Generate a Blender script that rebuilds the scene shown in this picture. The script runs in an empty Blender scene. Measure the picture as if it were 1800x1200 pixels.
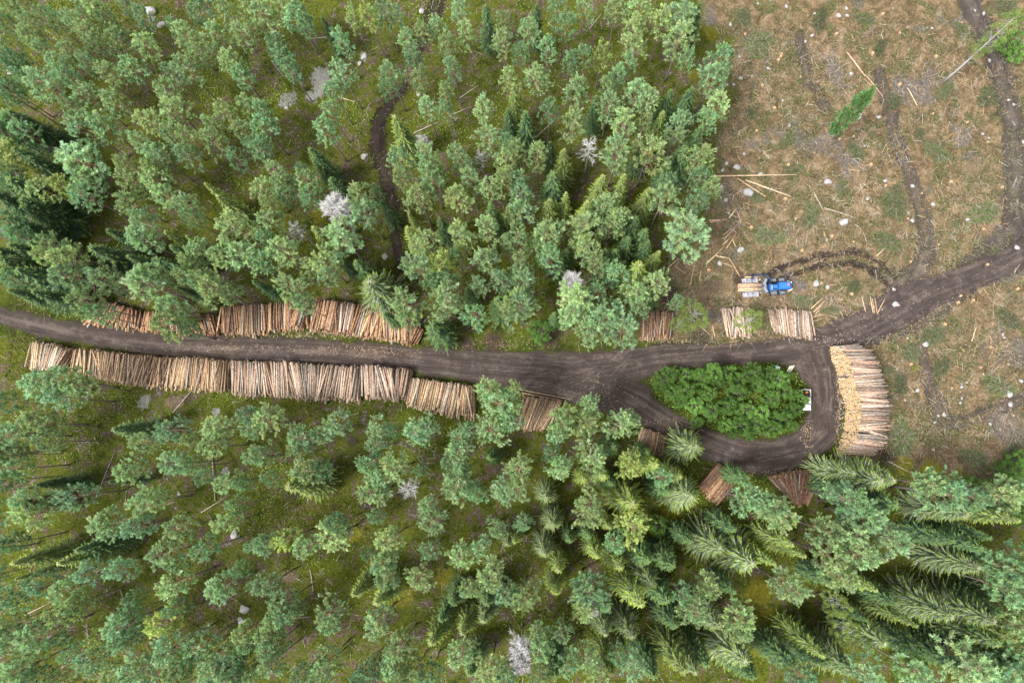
import bpy, math, random
import numpy as np
from mathutils import Vector, Matrix
random.seed(11); rng = np.random.default_rng(11)
scene = bpy.context.scene
COL = scene.collection
R_ = math.radians

# ------------------------------------------------------------------ camera
CAM_H = 119.0; FPX = 1370.0; NADIR = (950.0, 770.0)
ncam = Vector(((NADIR[0]-900)/FPX, -(NADIR[1]-600)/FPX, -1)).normalized()
ROT = ncam.rotation_difference(Vector((0, 0, -1))).to_matrix()
cd = bpy.data.cameras.new("camera"); cam = bpy.data.objects.new("camera", cd); COL.objects.link(cam)
cam.matrix_world = Matrix.Translation((0, 0, CAM_H)) @ ROT.to_4x4()
cd.sensor_width = 36; cd.lens = 36*FPX/1800; cd.clip_end = 3000; cd.clip_start = 1
scene.camera = cam

def W(px, py, z=0.0):
    d = ROT @ Vector(((px-900)/FPX, -(py-600)/FPX, -1))
    t = (z-CAM_H)/d.z
    return Vector((d.x*t, d.y*t, z))

def PX(p):
    v = ROT.transposed() @ (Vector(p)-Vector((0, 0, CAM_H)))
    return 900+FPX*v.x/-v.z, 600-FPX*v.y/-v.z

# ------------------------------------------------------------------ world and sun
SUN_EL, SUN_AZ = 60, 240
w = bpy.data.worlds.new("World"); scene.world = w; w.use_nodes = True
nt = w.node_tree; bg = nt.nodes['Background']; sk = nt.nodes.new('ShaderNodeTexSky')
sk.sky_type = 'NISHITA'; sk.sun_disc = False; sk.sun_elevation = R_(SUN_EL); sk.sun_rotation = R_(SUN_AZ)
sk.air_density = 1.0; sk.dust_density = 4.0; sk.ozone_density = 0.6
hs = nt.nodes.new('ShaderNodeHueSaturation'); hs.inputs['Saturation'].default_value = .3; nt.links.new(sk.outputs[0], hs.inputs['Color']); nt.links.new(hs.outputs[0], bg.inputs[0]); bg.inputs[1].default_value = 0.135
sd_ = bpy.data.lights.new("sun", 'SUN'); sd_.energy = 2.3; sd_.angle = R_(14); sd_.color = (1, .98, .94)
sun = bpy.data.objects.new("sun", sd_); COL.objects.link(sun)
sdir = Vector((math.sin(R_(SUN_AZ))*math.cos(R_(SUN_EL)), math.cos(R_(SUN_AZ))*math.cos(R_(SUN_EL)), math.sin(R_(SUN_EL))))
sun.rotation_euler = sdir.to_track_quat('Z', 'Y').to_euler()
scene.view_settings.view_transform = 'Standard'; scene.view_settings.look = 'None'
scene.view_settings.exposure = 1.22; scene.view_settings.gamma = 1
scene.cycles.max_bounces = 5; scene.cycles.diffuse_bounces = 3; scene.cycles.transparent_max_bounces = 24
scene.cycles.transmission_bounces = 3; scene.cycles.glossy_bounces = 2

# ------------------------------------------------------------------ node helpers
def new_mat(name):
    m = bpy.data.materials.new(name); m.use_nodes = True
    t = m.node_tree; b = t.nodes['Principled BSDF']
    return m, t, b
def nd(t, typ, **kw):
    n = t.nodes.new(typ)
    for k, v in kw.items():
        if k.startswith('i_'):
            key = k[2:]; key = int(key) if key.isdigit() else key.replace('_', ' ')
            if hasattr(v, 'is_linked') or isinstance(v, bpy.types.NodeSocket): t.links.new(v, n.inputs[key])
            else: n.inputs[key].default_value = v
        else: setattr(n, k, v)
    return n
def mathn(t, op, a, b=None, c=None, clamp=False):
    n = t.nodes.new('ShaderNodeMath'); n.operation = op; n.use_clamp = clamp
    for i, v in enumerate((a, b, c)):
        if v is None: continue
        if isinstance(v, bpy.types.NodeSocket): t.links.new(v, n.inputs[i])
        else: n.inputs[i].default_value = v
    return n.outputs[0]
def mixc(t, f, a, b, mode='MIX'):
    n = t.nodes.new('ShaderNodeMix'); n.data_type = 'RGBA'; n.blend_type = mode
    for s, v in ((n.inputs[0], f), (n.inputs[6], a), (n.inputs[7], b)):
        if isinstance(v, bpy.types.NodeSocket): t.links.new(v, s)
        elif isinstance(v, (int, float)): s.default_value = v
        else: s.default_value = (*v, 1)
    return n.outputs[2]
def ramp(t, f, stops, interp='LINEAR'):
    n = t.nodes.new('ShaderNodeValToRGB'); t.links.new(f, n.inputs[0]); e = n.color_ramp.elements
    n.color_ramp.interpolation = interp
    while len(e) < len(stops): e.new(0.5)
    for el, (p, c) in zip(e, stops):
        el.position = p; el.color = (*c, 1) if not isinstance(c, (int, float)) else (c, c, c, 1)
    return n.outputs[0]
def noise(t, vec, scale, detail=4, rough=0.6, dist=0.0):
    n = nd(t, 'ShaderNodeTexNoise'); n.inputs['Scale'].default_value = scale; n.inputs['Detail'].default_value = detail
    n.inputs['Roughness'].default_value = rough; n.inputs['Distortion'].default_value = dist
    if vec is not None: t.links.new(vec, n.inputs['Vector'])
    return n.outputs[0]
def attr(t, name):
    n = t.nodes.new('ShaderNodeAttribute'); n.attribute_name = name; return n
def step(t, f, a, b):
    n = t.nodes.new('ShaderNodeMapRange'); n.interpolation_type = 'SMOOTHSTEP'; t.links.new(f, n.inputs[0])
    n.inputs[1].default_value = a; n.inputs[2].default_value = b; return n.outputs[0]
def simple(name, col, rough=0.6, metal=0.0, var=0.15, scale=8.0, spec=0.4):
    m, t, b = new_mat(name)
    tc = nd(t, 'ShaderNodeTexCoord').outputs['Object']
    f = noise(t, tc, scale, 5)
    c = mixc(t, f, tuple(x*(1-var) for x in col), tuple(min(1, x*(1+var)) for x in col))
    t.links.new(c, b.inputs['Base Color']); b.inputs['Roughness'].default_value = rough
    b.inputs['Metallic'].default_value = metal; b.inputs['Specular IOR Level'].default_value = spec
    return m

# ------------------------------------------------------------------ materials
def foliage_mat(name, trans=0.3):
    m, t, b = new_mat(name)
    oi = nd(t, 'ShaderNodeObjectInfo')
    c = mixc(t, 1.0, attr(t, 'col').outputs['Color'], oi.outputs['Color'], 'MULTIPLY')
    t.links.new(c, b.inputs['Base Color']); b.inputs['Roughness'].default_value = .55
    b.inputs['Specular IOR Level'].default_value = .25
    tr = nd(t, 'ShaderNodeBsdfTranslucent'); t.links.new(c, tr.inputs[0])
    mx = nd(t, 'ShaderNodeMixShader'); mx.inputs[0].default_value = trans
    t.links.new(b.outputs[0], mx.inputs[1]); t.links.new(tr.outputs[0], mx.inputs[2])
    t.links.new(mx.outputs[0], t.nodes['Material Output'].inputs[0])
    return m
M_FOL = foliage_mat('foliage', .32)
M_COL = foliage_mat('dry_twigs', .0)
def bark_mat(name, low, high, zsplit, pale=None):
    m, t, b = new_mat(name)
    tc = nd(t, 'ShaderNodeTexCoord').outputs['Object']
    sep = nd(t, 'ShaderNodeSeparateXYZ', i_0=tc)
    n1 = noise(t, tc, 3, 6, .7)
    z = mathn(t, 'ADD', sep.outputs[2], mathn(t, 'MULTIPLY', n1, 2.5))
    f = step(t, z, zsplit, zsplit+3)
    c = mixc(t, f, low, high)
    n2 = noise(t, tc, 14, 6, .8)
    c = mixc(t, mathn(t, 'MULTIPLY', n2, .8), c, tuple(x*.35 for x in low))
    t.links.new(c, b.inputs['Base Color']); b.inputs['Roughness'].default_value = .85
    bp = nd(t, 'ShaderNodeBump', i_Height=n2); bp.inputs['Strength'].default_value = .6; bp.inputs['Distance'].default_value = .05
    t.links.new(bp.outputs[0], b.inputs['Normal'])
    return m
M_PINEBARK = bark_mat('pine_bark', (.27, .23, .225), (.42, .23, .14), 6.5)
M_SPRBARK = bark_mat('spruce_bark', (.24, .21, .19), (.26, .21, .17), 5)
M_BIRCH = bark_mat('birch_bark', (.45, .44, .42), (.62, .62, .60), 2)
M_DEAD = bark_mat('dead_wood', (.45, .43, .42), (.6, .58, .57), 2)

def log_mat():
    m, t, b = new_mat('log_bark')
    a = attr(t, 'col'); uv = nd(t, 'ShaderNodeUVMap'); uv.uv_map = 'UVMap'
    mp = nd(t, 'ShaderNodeMapping'); t.links.new(uv.outputs[0], mp.inputs[0]); mp.inputs['Scale'].default_value = (1, 1, 1)
    n1 = noise(t, mp.outputs[0], 3.0, 5, .75, .4)
    mp2 = nd(t, 'ShaderNodeMapping'); t.links.new(uv.outputs[0], mp2.inputs[0]); mp2.inputs['Scale'].default_value = (.5, 3, 1)
    n2 = noise(t, mp2.outputs[0], 4, 4, .6)
    dark = mixc(t, 1.0, a.outputs['Color'], (.36, .30, .27), 'MULTIPLY')
    c = mixc(t, step(t, n1, .45, .62), a.outputs['Color'], dark)
    pale = mixc(t, .35, mixc(t, 1.0, a.outputs['Color'], (1.35, 1.3, 1.2), 'MULTIPLY'), (.60, .48, .35))
    c = mixc(t, step(t, n2, .5, .64), c, pale)
    t.links.new(c, b.inputs['Base Color']); b.inputs['Roughness'].default_value = .8
    b.inputs['Specular IOR Level'].default_value = .2
    return m
M_LOG = log_mat()
def end_mat():
    m, t, b = new_mat('cut_end')
    tc = nd(t, 'ShaderNodeTexCoord').outputs['Object']
    c = ramp(t, noise(t, tc, 6, 5, .7), [(.3, (.50, .30, .09)), (.52, (.76, .52, .20)), (.72, (.85, .68, .36))])
    t.links.new(c, b.inputs['Base Color']); b.inputs['Roughness'].default_value = .8
    return m
M_END = end_mat()
def rock_mat():
    m, t, b = new_mat('rock')
    tc = nd(t, 'ShaderNodeTexCoord').outputs['Object']
    n = noise(t, tc, 3.5, 8, .7)
    c = ramp(t, n, [(.25, (.12, .11, .10)), (.45, (.30, .29, .295)), (.7, (.38, .375, .385))])
    n2 = noise(t, tc, 1.6, 4, .6)
    oi = nd(t, 'ShaderNodeObjectInfo')
    mossy = mathn(t, 'MULTIPLY', step(t, n2, .5, .62), oi.outputs['Alpha'])
    c = mixc(t, mossy, c, (.16, .16, .03))
    t.links.new(c, b.inputs['Base Color']); b.inputs['Roughness'].default_value = .9
    bp = nd(t, 'ShaderNodeBump', i_Height=n); bp.inputs['Strength'].default_value = .7; bp.inputs['Distance'].default_value = .1
    t.links.new(bp.outputs[0], b.inputs['Normal'])
    return m
M_ROCK = rock_mat()
M_BLUE = simple('blue_paint', (.022, .135, .43), .35, 0, .12, 5, .5)
M_BLUED = simple('navy_steel', (.02, .045, .10), .45, .2, .3, 9)
M_STEEL = simple('worn_steel', (.42, .42, .48), .5, .3, .35, 14)
M_DGREY = simple('dark_grey_steel', (.13, .14, .16), .55, .2, .3, 8)
M_RUBBER = simple('rubber', (.035, .033, .032), .85, 0, .4, 8)
M_GLASS = simple('tinted_glass', (.02, .03, .05), .12, 0, .1, 3, .7)
M_WHITE = simple('white_paint', (.66, .67, .69), .35, 0, .04, 4, .5)
M_BLACK = simple('black_plastic', (.02, .02, .025), .6, 0, .2, 6)
M_ORANGE = simple('orange_plastic', (.72, .25, .05), .6, 0, .2, 6)
M_REDW = simple('red_decal', (.62, .12, .10), .5, 0, .1, 6)
M_GREENT = simple('green_tarp', (.04, .25, .14), .7, 0, .3, 6)
M_PLANK = simple('pale_plank', (.66, .60, .50), .8, 0, .2, 8)

# ------------------------------------------------------------------ object helpers
def ob(name, mesh, parent=None, loc=(0, 0, 0), rz=0.0, sc=None, label=None, cat=None, group=None, kind=None):
    o = bpy.data.objects.new(name, mesh); COL.objects.link(o)
    o.location = loc; o.rotation_euler = (0, 0, rz)
    if sc is not None: o.scale = sc if hasattr(sc, '__len__') else (sc, sc, sc)
    if parent is not None: o.parent = parent
    if label: o['label'] = label
    if cat: o['category'] = cat
    if group: o['group'] = group
    if kind: o['kind'] = kind
    return o

class Soup:                                              # quads with a colour each
    def __init__(s): s.q = []; s.c = []
    def add(s, quads, cols):
        s.q.append(np.asarray(quads, np.float32).reshape(-1, 4, 3)); c = np.asarray(cols, np.float32)
        s.c.append(np.broadcast_to(c, (s.q[-1].shape[0], 3)))
    def mesh(s, name, mat):
        q = np.concatenate(s.q); c = np.concatenate(s.c); n = len(q)
        me = bpy.data.meshes.new(name)
        me.vertices.add(n*4); me.vertices.foreach_set('co', q.reshape(-1))
        me.loops.add(n*4); me.loops.foreach_set('vertex_index', np.arange(n*4, dtype=np.int32))
        me.polygons.add(n); me.polygons.foreach_set('loop_start', np.arange(0, n*4, 4, dtype=np.int32))
        me.polygons.foreach_set('loop_total', np.full(n, 4, np.int32))
        me.update(calc_edges=True)
        a = me.color_attributes.new('col', 'FLOAT_COLOR', 'POINT')
        cc = np.ones((n, 4, 4), np.float32); cc[:, :, :3] = c[:, None, :]
        a.data.foreach_set('color', cc.reshape(-1)); me.materials.append(mat)
        return me
def norm(v): return v/np.maximum(np.linalg.norm(v, axis=-1, keepdims=True), 1e-6)
def blades(p, d, l, wd, taper=.35, up=None):
    """quads from point p along unit d, length l, width wd; random or given side direction"""
    n = len(p); r = rng.normal(size=(n, 3)) if up is None else up
    s = norm(np.cross(d, r)); l = np.broadcast_to(l, n)[:, None]; wd = np.broadcast_to(wd, n)[:, None]
    a = p; b = p+d*l
    return np.stack([a-s*wd*.5, a+s*wd*.5, b+s*wd*.5*taper, b-s*wd*.5*taper], 1)

class Solid:                                             # closed shapes with materials
    def __init__(s): s.v = []; s.f = []; s.m = []; s.c = []; s.uv = []
    def tube(s, pts, rad, n=8, mat=0, capmat=None, col=(1, 1, 1), seed=0.0, cap=True):
        pts = [Vector(p) for p in pts]; base = len(s.v); k = len(pts)
        u = 0.0; us = []
        for i in range(k):
            if i: u += (pts[i]-pts[i-1]).length
            us.append(u)
            d = (pts[min(i+1, k-1)]-pts[max(i-1, 0)]).normalized()
            ref = Vector((0, 0, 1)) if abs(d.z) < .9 else Vector((1, 0, 0))
            a = d.cross(ref).normalized(); b = d.cross(a)
            r = rad[i] if hasattr(rad, '__len__') else rad
            for j in range(n):
                t = 2*math.pi*j/n; s.v.append(pts[i]+a*(r*math.cos(t))+b*(r*math.sin(t)))
        for i in range(k-1):
            for j in range(n):
                j2 = (j+1) % n
                s.f.append((base+i*n+j, base+i*n+j2, base+(i+1)*n+j2, base+(i+1)*n+j)); s.m.append(mat); s.c.append(col)
                s.uv.append([(us[i]+seed, j*.16+seed), (us[i]+seed, (j+1)*.16+seed), (us[i+1]+seed, (j+1)*.16+seed), (us[i+1]+seed, j*.16+seed)])
        if cap:
            cm = mat if capmat is None else capmat
            s.f.append(tuple(base+j for j in range(n))[::-1]); s.m.append(cm); s.c.append(col); s.uv.append([(0, 0)]*n)
            s.f.append(tuple(base+(k-1)*n+j for j in range(n))); s.m.append(cm); s.c.append(col); s.uv.append([(0, 0)]*n)
        return s
    def box(s, c, sz, mat=0, rz=0.0, bev=0.0, top=(1, 1), col=(1, 1, 1), ry=0.0):
        """box with chamfered vertical and top edges; top scales the upper face"""
        c = Vector(c); hx, hy, hz = sz[0]/2, sz[1]/2, sz[2]/2; b = min(bev, hx*.9, hy*.9, hz*.9)
        rot = Matrix.Rotation(rz, 3, 'Z') @ Matrix.Rotation(ry, 3, 'Y')
        def ring(z, ix, iy, sx, sy):
            x, y = (hx-ix)*sx, (hy-iy)*sy
            if b > 0:
                q = b*.8
                pts = [(x-q, -y), (x, -y+q), (x, y-q), (x-q, y), (-x+q, y), (-x, y-q), (-x, -y+q), (-x+q, -y)]
            else: pts = [(x, -y), (x, y), (-x, y), (-x, -y)]
            i0 = len(s.v)
            for p in pts: s.v.append(c+rot @ Vector((p[0], p[1], z)))
            return i0, len(pts)
        rs = [ring(-hz, 0, 0, 1, 1)]
        if b > 0: rs += [ring(hz-b, 0, 0, *top), ring(hz, b, b, *top)]
        else: rs += [ring(hz, 0, 0, *top)]
        n = rs[0][1]
        for (a, _), (d, _) in zip(rs, rs[1:]):
            for j in range(n):
                j2 = (j+1) % n
                s.f.append((a+j, a+j2, d+j2, d+j)); s.m.append(mat); s.c.append(col); s.uv.append([(0, 0)]*4)
        s.f.append(tuple(rs[0][0]+j for j in range(n))[::-1]); s.m.append(mat); s.c.append(col); s.uv.append([(0, 0)]*n)
        s.f.append(tuple(rs[-1][0]+j for j in range(n))); s.m.append(mat); s.c.append(col); s.uv.append([(0, 0)]*n)
        return s
    def mesh(s, name, mats, smooth=False):
        me = bpy.data.meshes.new(name); me.from_pydata([tuple(v) for v in s.v], [], s.f)
        for m in mats: me.materials.append(m)
        me.polygons.foreach_set('material_index', s.m)
        a = me.color_attributes.new('col', 'FLOAT_COLOR', 'CORNER')
        cc = []; uvs = []
        for f, c, u in zip(s.f, s.c, s.uv):
            cc += [c[0], c[1], c[2], 1.0]*len(f)
            for p in u: uvs += [p[0], p[1]]
        a.data.foreach_set('color', cc)
        ul = me.uv_layers.new(name='UVMap'); ul.data.foreach_set('uv', uvs)
        if smooth: me.polygons.foreach_set('use_smooth', [len(f) == 4 for f in s.f])
        me.update(); return me

# ------------------------------------------------------------------ noise and distance fields in numpy
_perm = rng.random((256, 256))
def vnoise(x, y, s):
    x = np.asarray(x, float)/s+1000; y = np.asarray(y, float)/s+1000
    xi = np.floor(x).astype(int); yi = np.floor(y).astype(int); fx = x-xi; fy = y-yi
    fx = fx*fx*(3-2*fx); fy = fy*fy*(3-2*fy)
    g = lambda a, b: _perm[a % 256, b % 256]
    return (g(xi, yi)*(1-fx)+g(xi+1, yi)*fx)*(1-fy)+(g(xi, yi+1)*(1-fx)+g(xi+1, yi+1)*fx)*fy
def fbm(x, y, s, o=4): return sum(vnoise(x+17*i, y-9*i, s/2**i)/2**i for i in range(o))/sum(1/2**i for i in range(o))
def strip_sd(X, Y, pts):
    """signed distance (negative inside) to a strip; pts = (px, py, half width px)"""
    best = np.full(X.shape, 1e9); side = np.zeros(X.shape)
    P = [(W(a, b), h/11.5) for a, b, h in pts]
    for (p, r0), (q, r1) in zip(P, P[1:]):
        dx, dy = q.x-p.x, q.y-p.y; L = dx*dx+dy*dy
        t = np.clip(((X-p.x)*dx+(Y-p.y)*dy)/L, 0, 1)
        ox, oy = X-(p.x+t*dx), Y-(p.y+t*dy)
        d = np.hypot(ox, oy)-(r0+(r1-r0)*t)
        sg = (dx*oy-dy*ox)/math.sqrt(L)
        m = d < best; best = np.where(m, d, best); side = np.where(m, sg, side)
    return best, side
def poly_sd(X, Y, pts):
    P = [W(a, b) for a, b in pts]; d = np.full(X.shape, 1e9); ins = np.zeros(X.shape, bool)
    for p, q in zip(P, P[1:]+P[:1]):
        dx, dy = q.x-p.x, q.y-p.y; t = np.clip(((X-p.x)*dx+(Y-p.y)*dy)/(dx*dx+dy*dy), 0, 1)
        d = np.minimum(d, np.hypot(X-(p.x+t*dx), Y-(p.y+t*dy)))
        c = ((p.y > Y) != (q.y > Y)) & (X < (q.x-p.x)*(Y-p.y)/(q.y-p.y+1e-12)+p.x); ins ^= c
    return np.where(ins, -d, d)

MAIN = [(-120, 520, 16), (0, 556, 16), (100, 579, 19), (200, 596, 20), (300, 607, 23), (400, 613, 24), (500, 616, 24), (600, 621, 23), (700, 631, 25), (800, 640, 27),
        (900, 650, 34), (1000, 659, 41), (1080, 650, 36), (1150, 631, 26), (1250, 624, 22), (1350, 618, 18), (1420, 606, 24), (1470, 592, 28), (1530, 572, 32), (1575, 545, 38), (1640, 512, 29), (1720, 482, 25), (1800, 444, 25), (1900, 400, 26)]
LOOP = [(1000, 664, 42), (1060, 680, 42), (1120, 708, 34), (1180, 746, 27), (1240, 776, 29), (1300, 798, 31), (1360, 803, 31), (1410, 790, 32), (1445, 755, 31), (1455, 710, 29), (1453, 660, 30), (1440, 625, 28)]
ISLAND = [(1142, 680), (1150, 662), (1175, 650), (1250, 643), (1340, 637), (1372, 640), (1396, 652), (1413, 671), (1423, 694), (1425, 717), (1411, 742), (1380, 762), (1330, 772), (1280, 764), (1230, 748), (1180, 720), (1150, 700)]
TRAILS = [  # points, rut half spacing (m), darkness
    ([(775, -30, 16), (765, 20, 16), (745, 60, 11), (725, 110, 8), (712, 150, 8), (690, 170, 11), (664, 215, 13), (662, 260, 14), (675, 300, 13), (688, 350, 13), (694, 400, 11), (700, 440, 9), (705, 485, 8)], .85, 1.0),
    ([(1690, -40, 20), (1712, 20, 20), (1745, 80, 22), (1765, 150, 20), (1782, 220, 20), (1785, 300, 22), (1783, 380, 22), (1790, 430, 26)], 1.05, .8),
    ([(1545, 130, 9), (1575, 240, 12), (1605, 320, 13), (1625, 390, 14), (1632, 450, 19), (1612, 490, 24), (1590, 530, 28)], .85, .68),
    ([(1352, 490, 12), (1390, 474, 14), (1440, 458, 14), (1500, 452, 14), (1540, 468, 14), (1566, 495, 15), (1576, 530, 16), (1568, 565, 14)], .95, .8),
    ([(1705, 500, 14), (1650, 540, 14), (1600, 570, 14), (1560, 590, 10)], 1.0, .15),
    ([(1620, 600, 9), (1625, 660, 10), (1660, 740, 14), (1700, 740, 10), (1800, 700, 10)], .7, .3),
    ([(1405, 60, 8), (1420, 140, 9), (1450, 190, 8)], .6, .3),
    ([(1630, 450, 16), (1612, 490, 26), (1592, 525, 34), (1572, 560, 30), (1540, 580, 22)], 1.0, .95),
    ([(1780, 400, 20), (1740, 450, 24), (1690, 490, 22)], 1.0, .95),
]
def road_sd(X, Y):
    a, sa = strip_sd(X, Y, MAIN); b, sb = strip_sd(X, Y, LOOP)
    c = poly_sd(X, Y, ISLAND)
    e, _ = strip_sd(X, Y, [(1380, 628, 14), (1415, 642, 20), (1440, 668, 22)])
    d = np.maximum(np.minimum(np.minimum(a, b), e), -c)
    return d, np.where(a < b, sa, sb), a, b
def clear_mask(X, Y):
    poly = [(1232, -60), (1238, 40), (1300, 60), (1285, 110), (1305, 170), (1265, 240), (1265, 330), (1245, 400), (1215, 450), (1160, 470), (1130, 545), (1120, 600), (1480, 600), (1490, 800), (1560, 812), (1640, 830), (1700, 850), (1760, 845), (1950, 830), (1950, -60)]
    return poly_sd(X, Y, poly)
def ruts(side, half, wdt): return np.exp(-((np.abs(side)-half)/wdt)**2)
def height(X, Y):
    X = np.asarray(X, float); Y = np.asarray(Y, float)
    rd = road_sd(X, Y)[0]
    k = np.clip((rd-2)/10, 0, 1)
    z = (fbm(X, Y, 9, 3)-.5)*.7*k + (fbm(X+50, Y, 2.2, 3)-.5)*.22*np.clip(rd/2, 0, 1)
    for pts, hf, dk in TRAILS[:4]:
        d, s = strip_sd(X, Y, pts); z -= np.clip(-d/.5, 0, 1)*(.06+ruts(s, hf, .28)*.12)*dk
    for pts in ([(45, 620, 22), (400, 660, 26), (720, 675, 26), (830, 700, 28)], [(150, 550, 22), (400, 560, 26), (735, 570, 36)], [(1525, 600, 30), (1530, 800, 30)], [(1130, 570, 26), (1430, 566, 26)]):
        d, _ = strip_sd(X, Y, pts); z *= np.clip(d/3, 0, 1)
    return z
def zt(x, y): return float(height(np.array([x]), np.array([y]))[0])
def G(px, py):
    p = W(px, py); p.z = zt(p.x, p.y); return p

def grid_mesh(name, xs, ys, z, keep, attrs, mat):
    X, Y = np.meshgrid(xs, ys); ny, nx = X.shape
    idx = np.arange(nx*ny).reshape(ny, nx)
    q = np.stack([idx[:-1, :-1], idx[:-1, 1:], idx[1:, 1:], idx[1:, :-1]], -1).reshape(-1, 4)
    if keep is not None:
        kk = keep.reshape(-1)[q].any(1); q = q[kk]
    used, inv = np.unique(q, return_inverse=True); q = inv.reshape(-1, 4)
    co = np.stack([X.ravel(), Y.ravel(), z.ravel()], -1)[used]
    me = bpy.data.meshes.new(name); n = len(q)
    me.vertices.add(len(co)); me.vertices.foreach_set('co', co.astype(np.float32).reshape(-1))
    me.loops.add(n*4); me.loops.foreach_set('vertex_index', q.astype(np.int32).reshape(-1))
    me.polygons.add(n); me.polygons.foreach_set('loop_start', np.arange(0, n*4, 4, dtype=np.int32))
    me.polygons.foreach_set('loop_total', np.full(n, 4, np.int32)); me.update(calc_edges=True)
    me.polygons.foreach_set('use_smooth', np.ones(n, bool))
    for k, v in attrs.items():
        a = me.attributes.new(k, 'FLOAT', 'POINT'); a.data.foreach_set('value', v.ravel()[used].astype(np.float32))
    me.materials.append(mat); return me

# ------------------------------------------------------------------ ground
def ground_mat():
    m, t, b = new_mat('forest_ground')
    tc = nd(t, 'ShaderNodeTexCoord').outputs['Object']
    A = lambda s: attr(t, s).outputs['Fac']
    big = noise(t, tc, .12, 4, .6, .5); mid = noise(t, tc, .55, 5, .65, .6); fine = noise(t, tc, 3.0, 6, .75, .5); vf = noise(t, tc, 9, 4, .8)
    f = mathn(t, 'ADD', mathn(t, 'MULTIPLY', mid, .55), mathn(t, 'MULTIPLY', fine, .45))
    forest = ramp(t, f, [(.34, (0.018, 0.025, 0.005)), (.44, (0.041, 0.053, 0.008)), (.51, (0.080, 0.094, 0.011)), (.58, (0.092, 0.079, 0.023)), (.70, (0.159, 0.146, 0.076))])
    yel = ramp(t, fine, [(.34, (0.030, 0.042, 0.005)), (.5, (0.080, 0.099, 0.007)), (.66, (0.143, 0.140, 0.019))])
    brown = ramp(t, fine, [(.3, (0.037, 0.029, 0.018)), (.5, (0.086, 0.062, 0.044)), (.7, (0.168, 0.138, 0.107))])
    forest = mixc(t, step(t, mid, .50, .60), forest, brown)
    forest = mixc(t, mathn(t, 'MULTIPLY', step(t, big, .5, .6), .55), forest, yel)
    cl1 = ramp(t, f, [(.32, (0.036, 0.030, 0.015)), (.43, (0.089, 0.067, 0.034)), (.50, (0.148, 0.102, 0.057)), (.57, (0.225, 0.160, 0.095)), (.68, (0.377, 0.302, 0.181))])
    cl2 = ramp(t, fine, [(.34, (0.020, 0.025, 0.008)), (.5, (0.073, 0.079, 0.028)), (.66, (0.173, 0.162, 0.083))])
    grey = ramp(t, fine, [(.34, (0.053, 0.046, 0.038)), (.5, (0.113, 0.097, 0.083)), (.66, (0.200, 0.179, 0.155))])
    n5 = noise(t, tc, .28, 5, .65, 1.0)
    cl = mixc(t, mathn(t, 'MULTIPLY', step(t, n5, .48, .60), .85), cl1, cl2)
    cl = mixc(t, step(t, big, .55, .66), cl, grey)
    cl = mixc(t, mathn(t, 'MULTIPLY', step(t, vf, .62, .72), .6), cl, (0.280, 0.234, 0.172))
    cm = step(t, mathn(t, 'ADD', A('clear'), mathn(t, 'MULTIPLY', mathn(t, 'SUBTRACT', mid, .5), 6.0)), -1.2, 1.2)
    c = mixc(t, cm, cl, forest)
    vg = ramp(t, f, [(.36, (0.014, 0.019, 0.004)), (.48, (0.036, 0.049, 0.006)), (.56, (0.063, 0.076, 0.011)), (.66, (0.093, 0.079, 0.027))])
    vm = step(t, mathn(t, 'ADD', A('verge'), mathn(t, 'MULTIPLY', mathn(t, 'SUBTRACT', mid, .5), 1.6)), .25, .6)
    c = mixc(t, vm, c, vg)
    mg = mathn(t, 'ADD', A('gold'), mathn(t, 'MULTIPLY', mathn(t, 'SUBTRACT', mid, .5), 1.2))
    c = mixc(t, step(t, mg, .35, .75), c, ramp(t, fine, [(.3, (0.059, 0.065, 0.007)), (.5, (0.128, 0.124, 0.011)), (.7, (0.216, 0.176, 0.029))]))
    ml = mathn(t, 'ADD', A('lichen'), mathn(t, 'ADD', mathn(t, 'MULTIPLY', mathn(t, 'SUBTRACT', fine, .5), 2.4), mathn(t, 'MULTIPLY', mathn(t, 'SUBTRACT', mid, .5), 2.5)))
    c = mixc(t, step(t, ml, .45, .6), c, ramp(t, vf, [(.35, (0.120, 0.115, 0.093)), (.6, (0.284, 0.279, 0.257))]))
    md = mathn(t, 'ADD', A('dirt'), mathn(t, 'MULTIPLY', mathn(t, 'SUBTRACT', fine, .5), 1.2))
    c = mixc(t, step(t, md, .4, .7), c, ramp(t, vf, [(.35, (0.033, 0.023, 0.016)), (.6, (0.076, 0.055, 0.041))]))
    t.links.new(c, b.inputs['Base Color']); b.inputs['Roughness'].default_value = .95; b.inputs['Specular IOR Level'].default_value = .1
    h = mathn(t, 'ADD', fine, mathn(t, 'MULTIPLY', vf, .5))
    bp = nd(t, 'ShaderNodeBump', i_Height=h); bp.inputs['Strength'].default_value = .9; bp.inputs['Distance'].default_value = .25
    t.links.new(bp.outputs[0], b.inputs['Normal'])
    return m
def axis(lo, hi, st):
    c = np.arange(lo, hi+st, st); o = np.array([3, 8, 18, 40, 90, 200, 420, 800.])
    return np.concatenate([(c[0]-o)[::-1], c, c[-1]+o])
xs = axis(-92, 88, .3); ys = axis(-60, 84, .3)
X, Y = np.meshgrid(xs, ys); Z = height(X, Y)
rd, rside, ra, rb = road_sd(X, Y)
isl = poly_sd(X, Y, ISLAND)
verge = np.clip(1-np.abs(rd-.6)/2.2, 0, 1)*(clear_mask(X, Y) > 0)*.75
verge = np.maximum(verge, np.clip((.5-isl)/1.0, 0, 1)*1.2)
gold = np.zeros_like(X); lichen = np.zeros_like(X); dirt = np.zeros_like(X)
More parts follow.
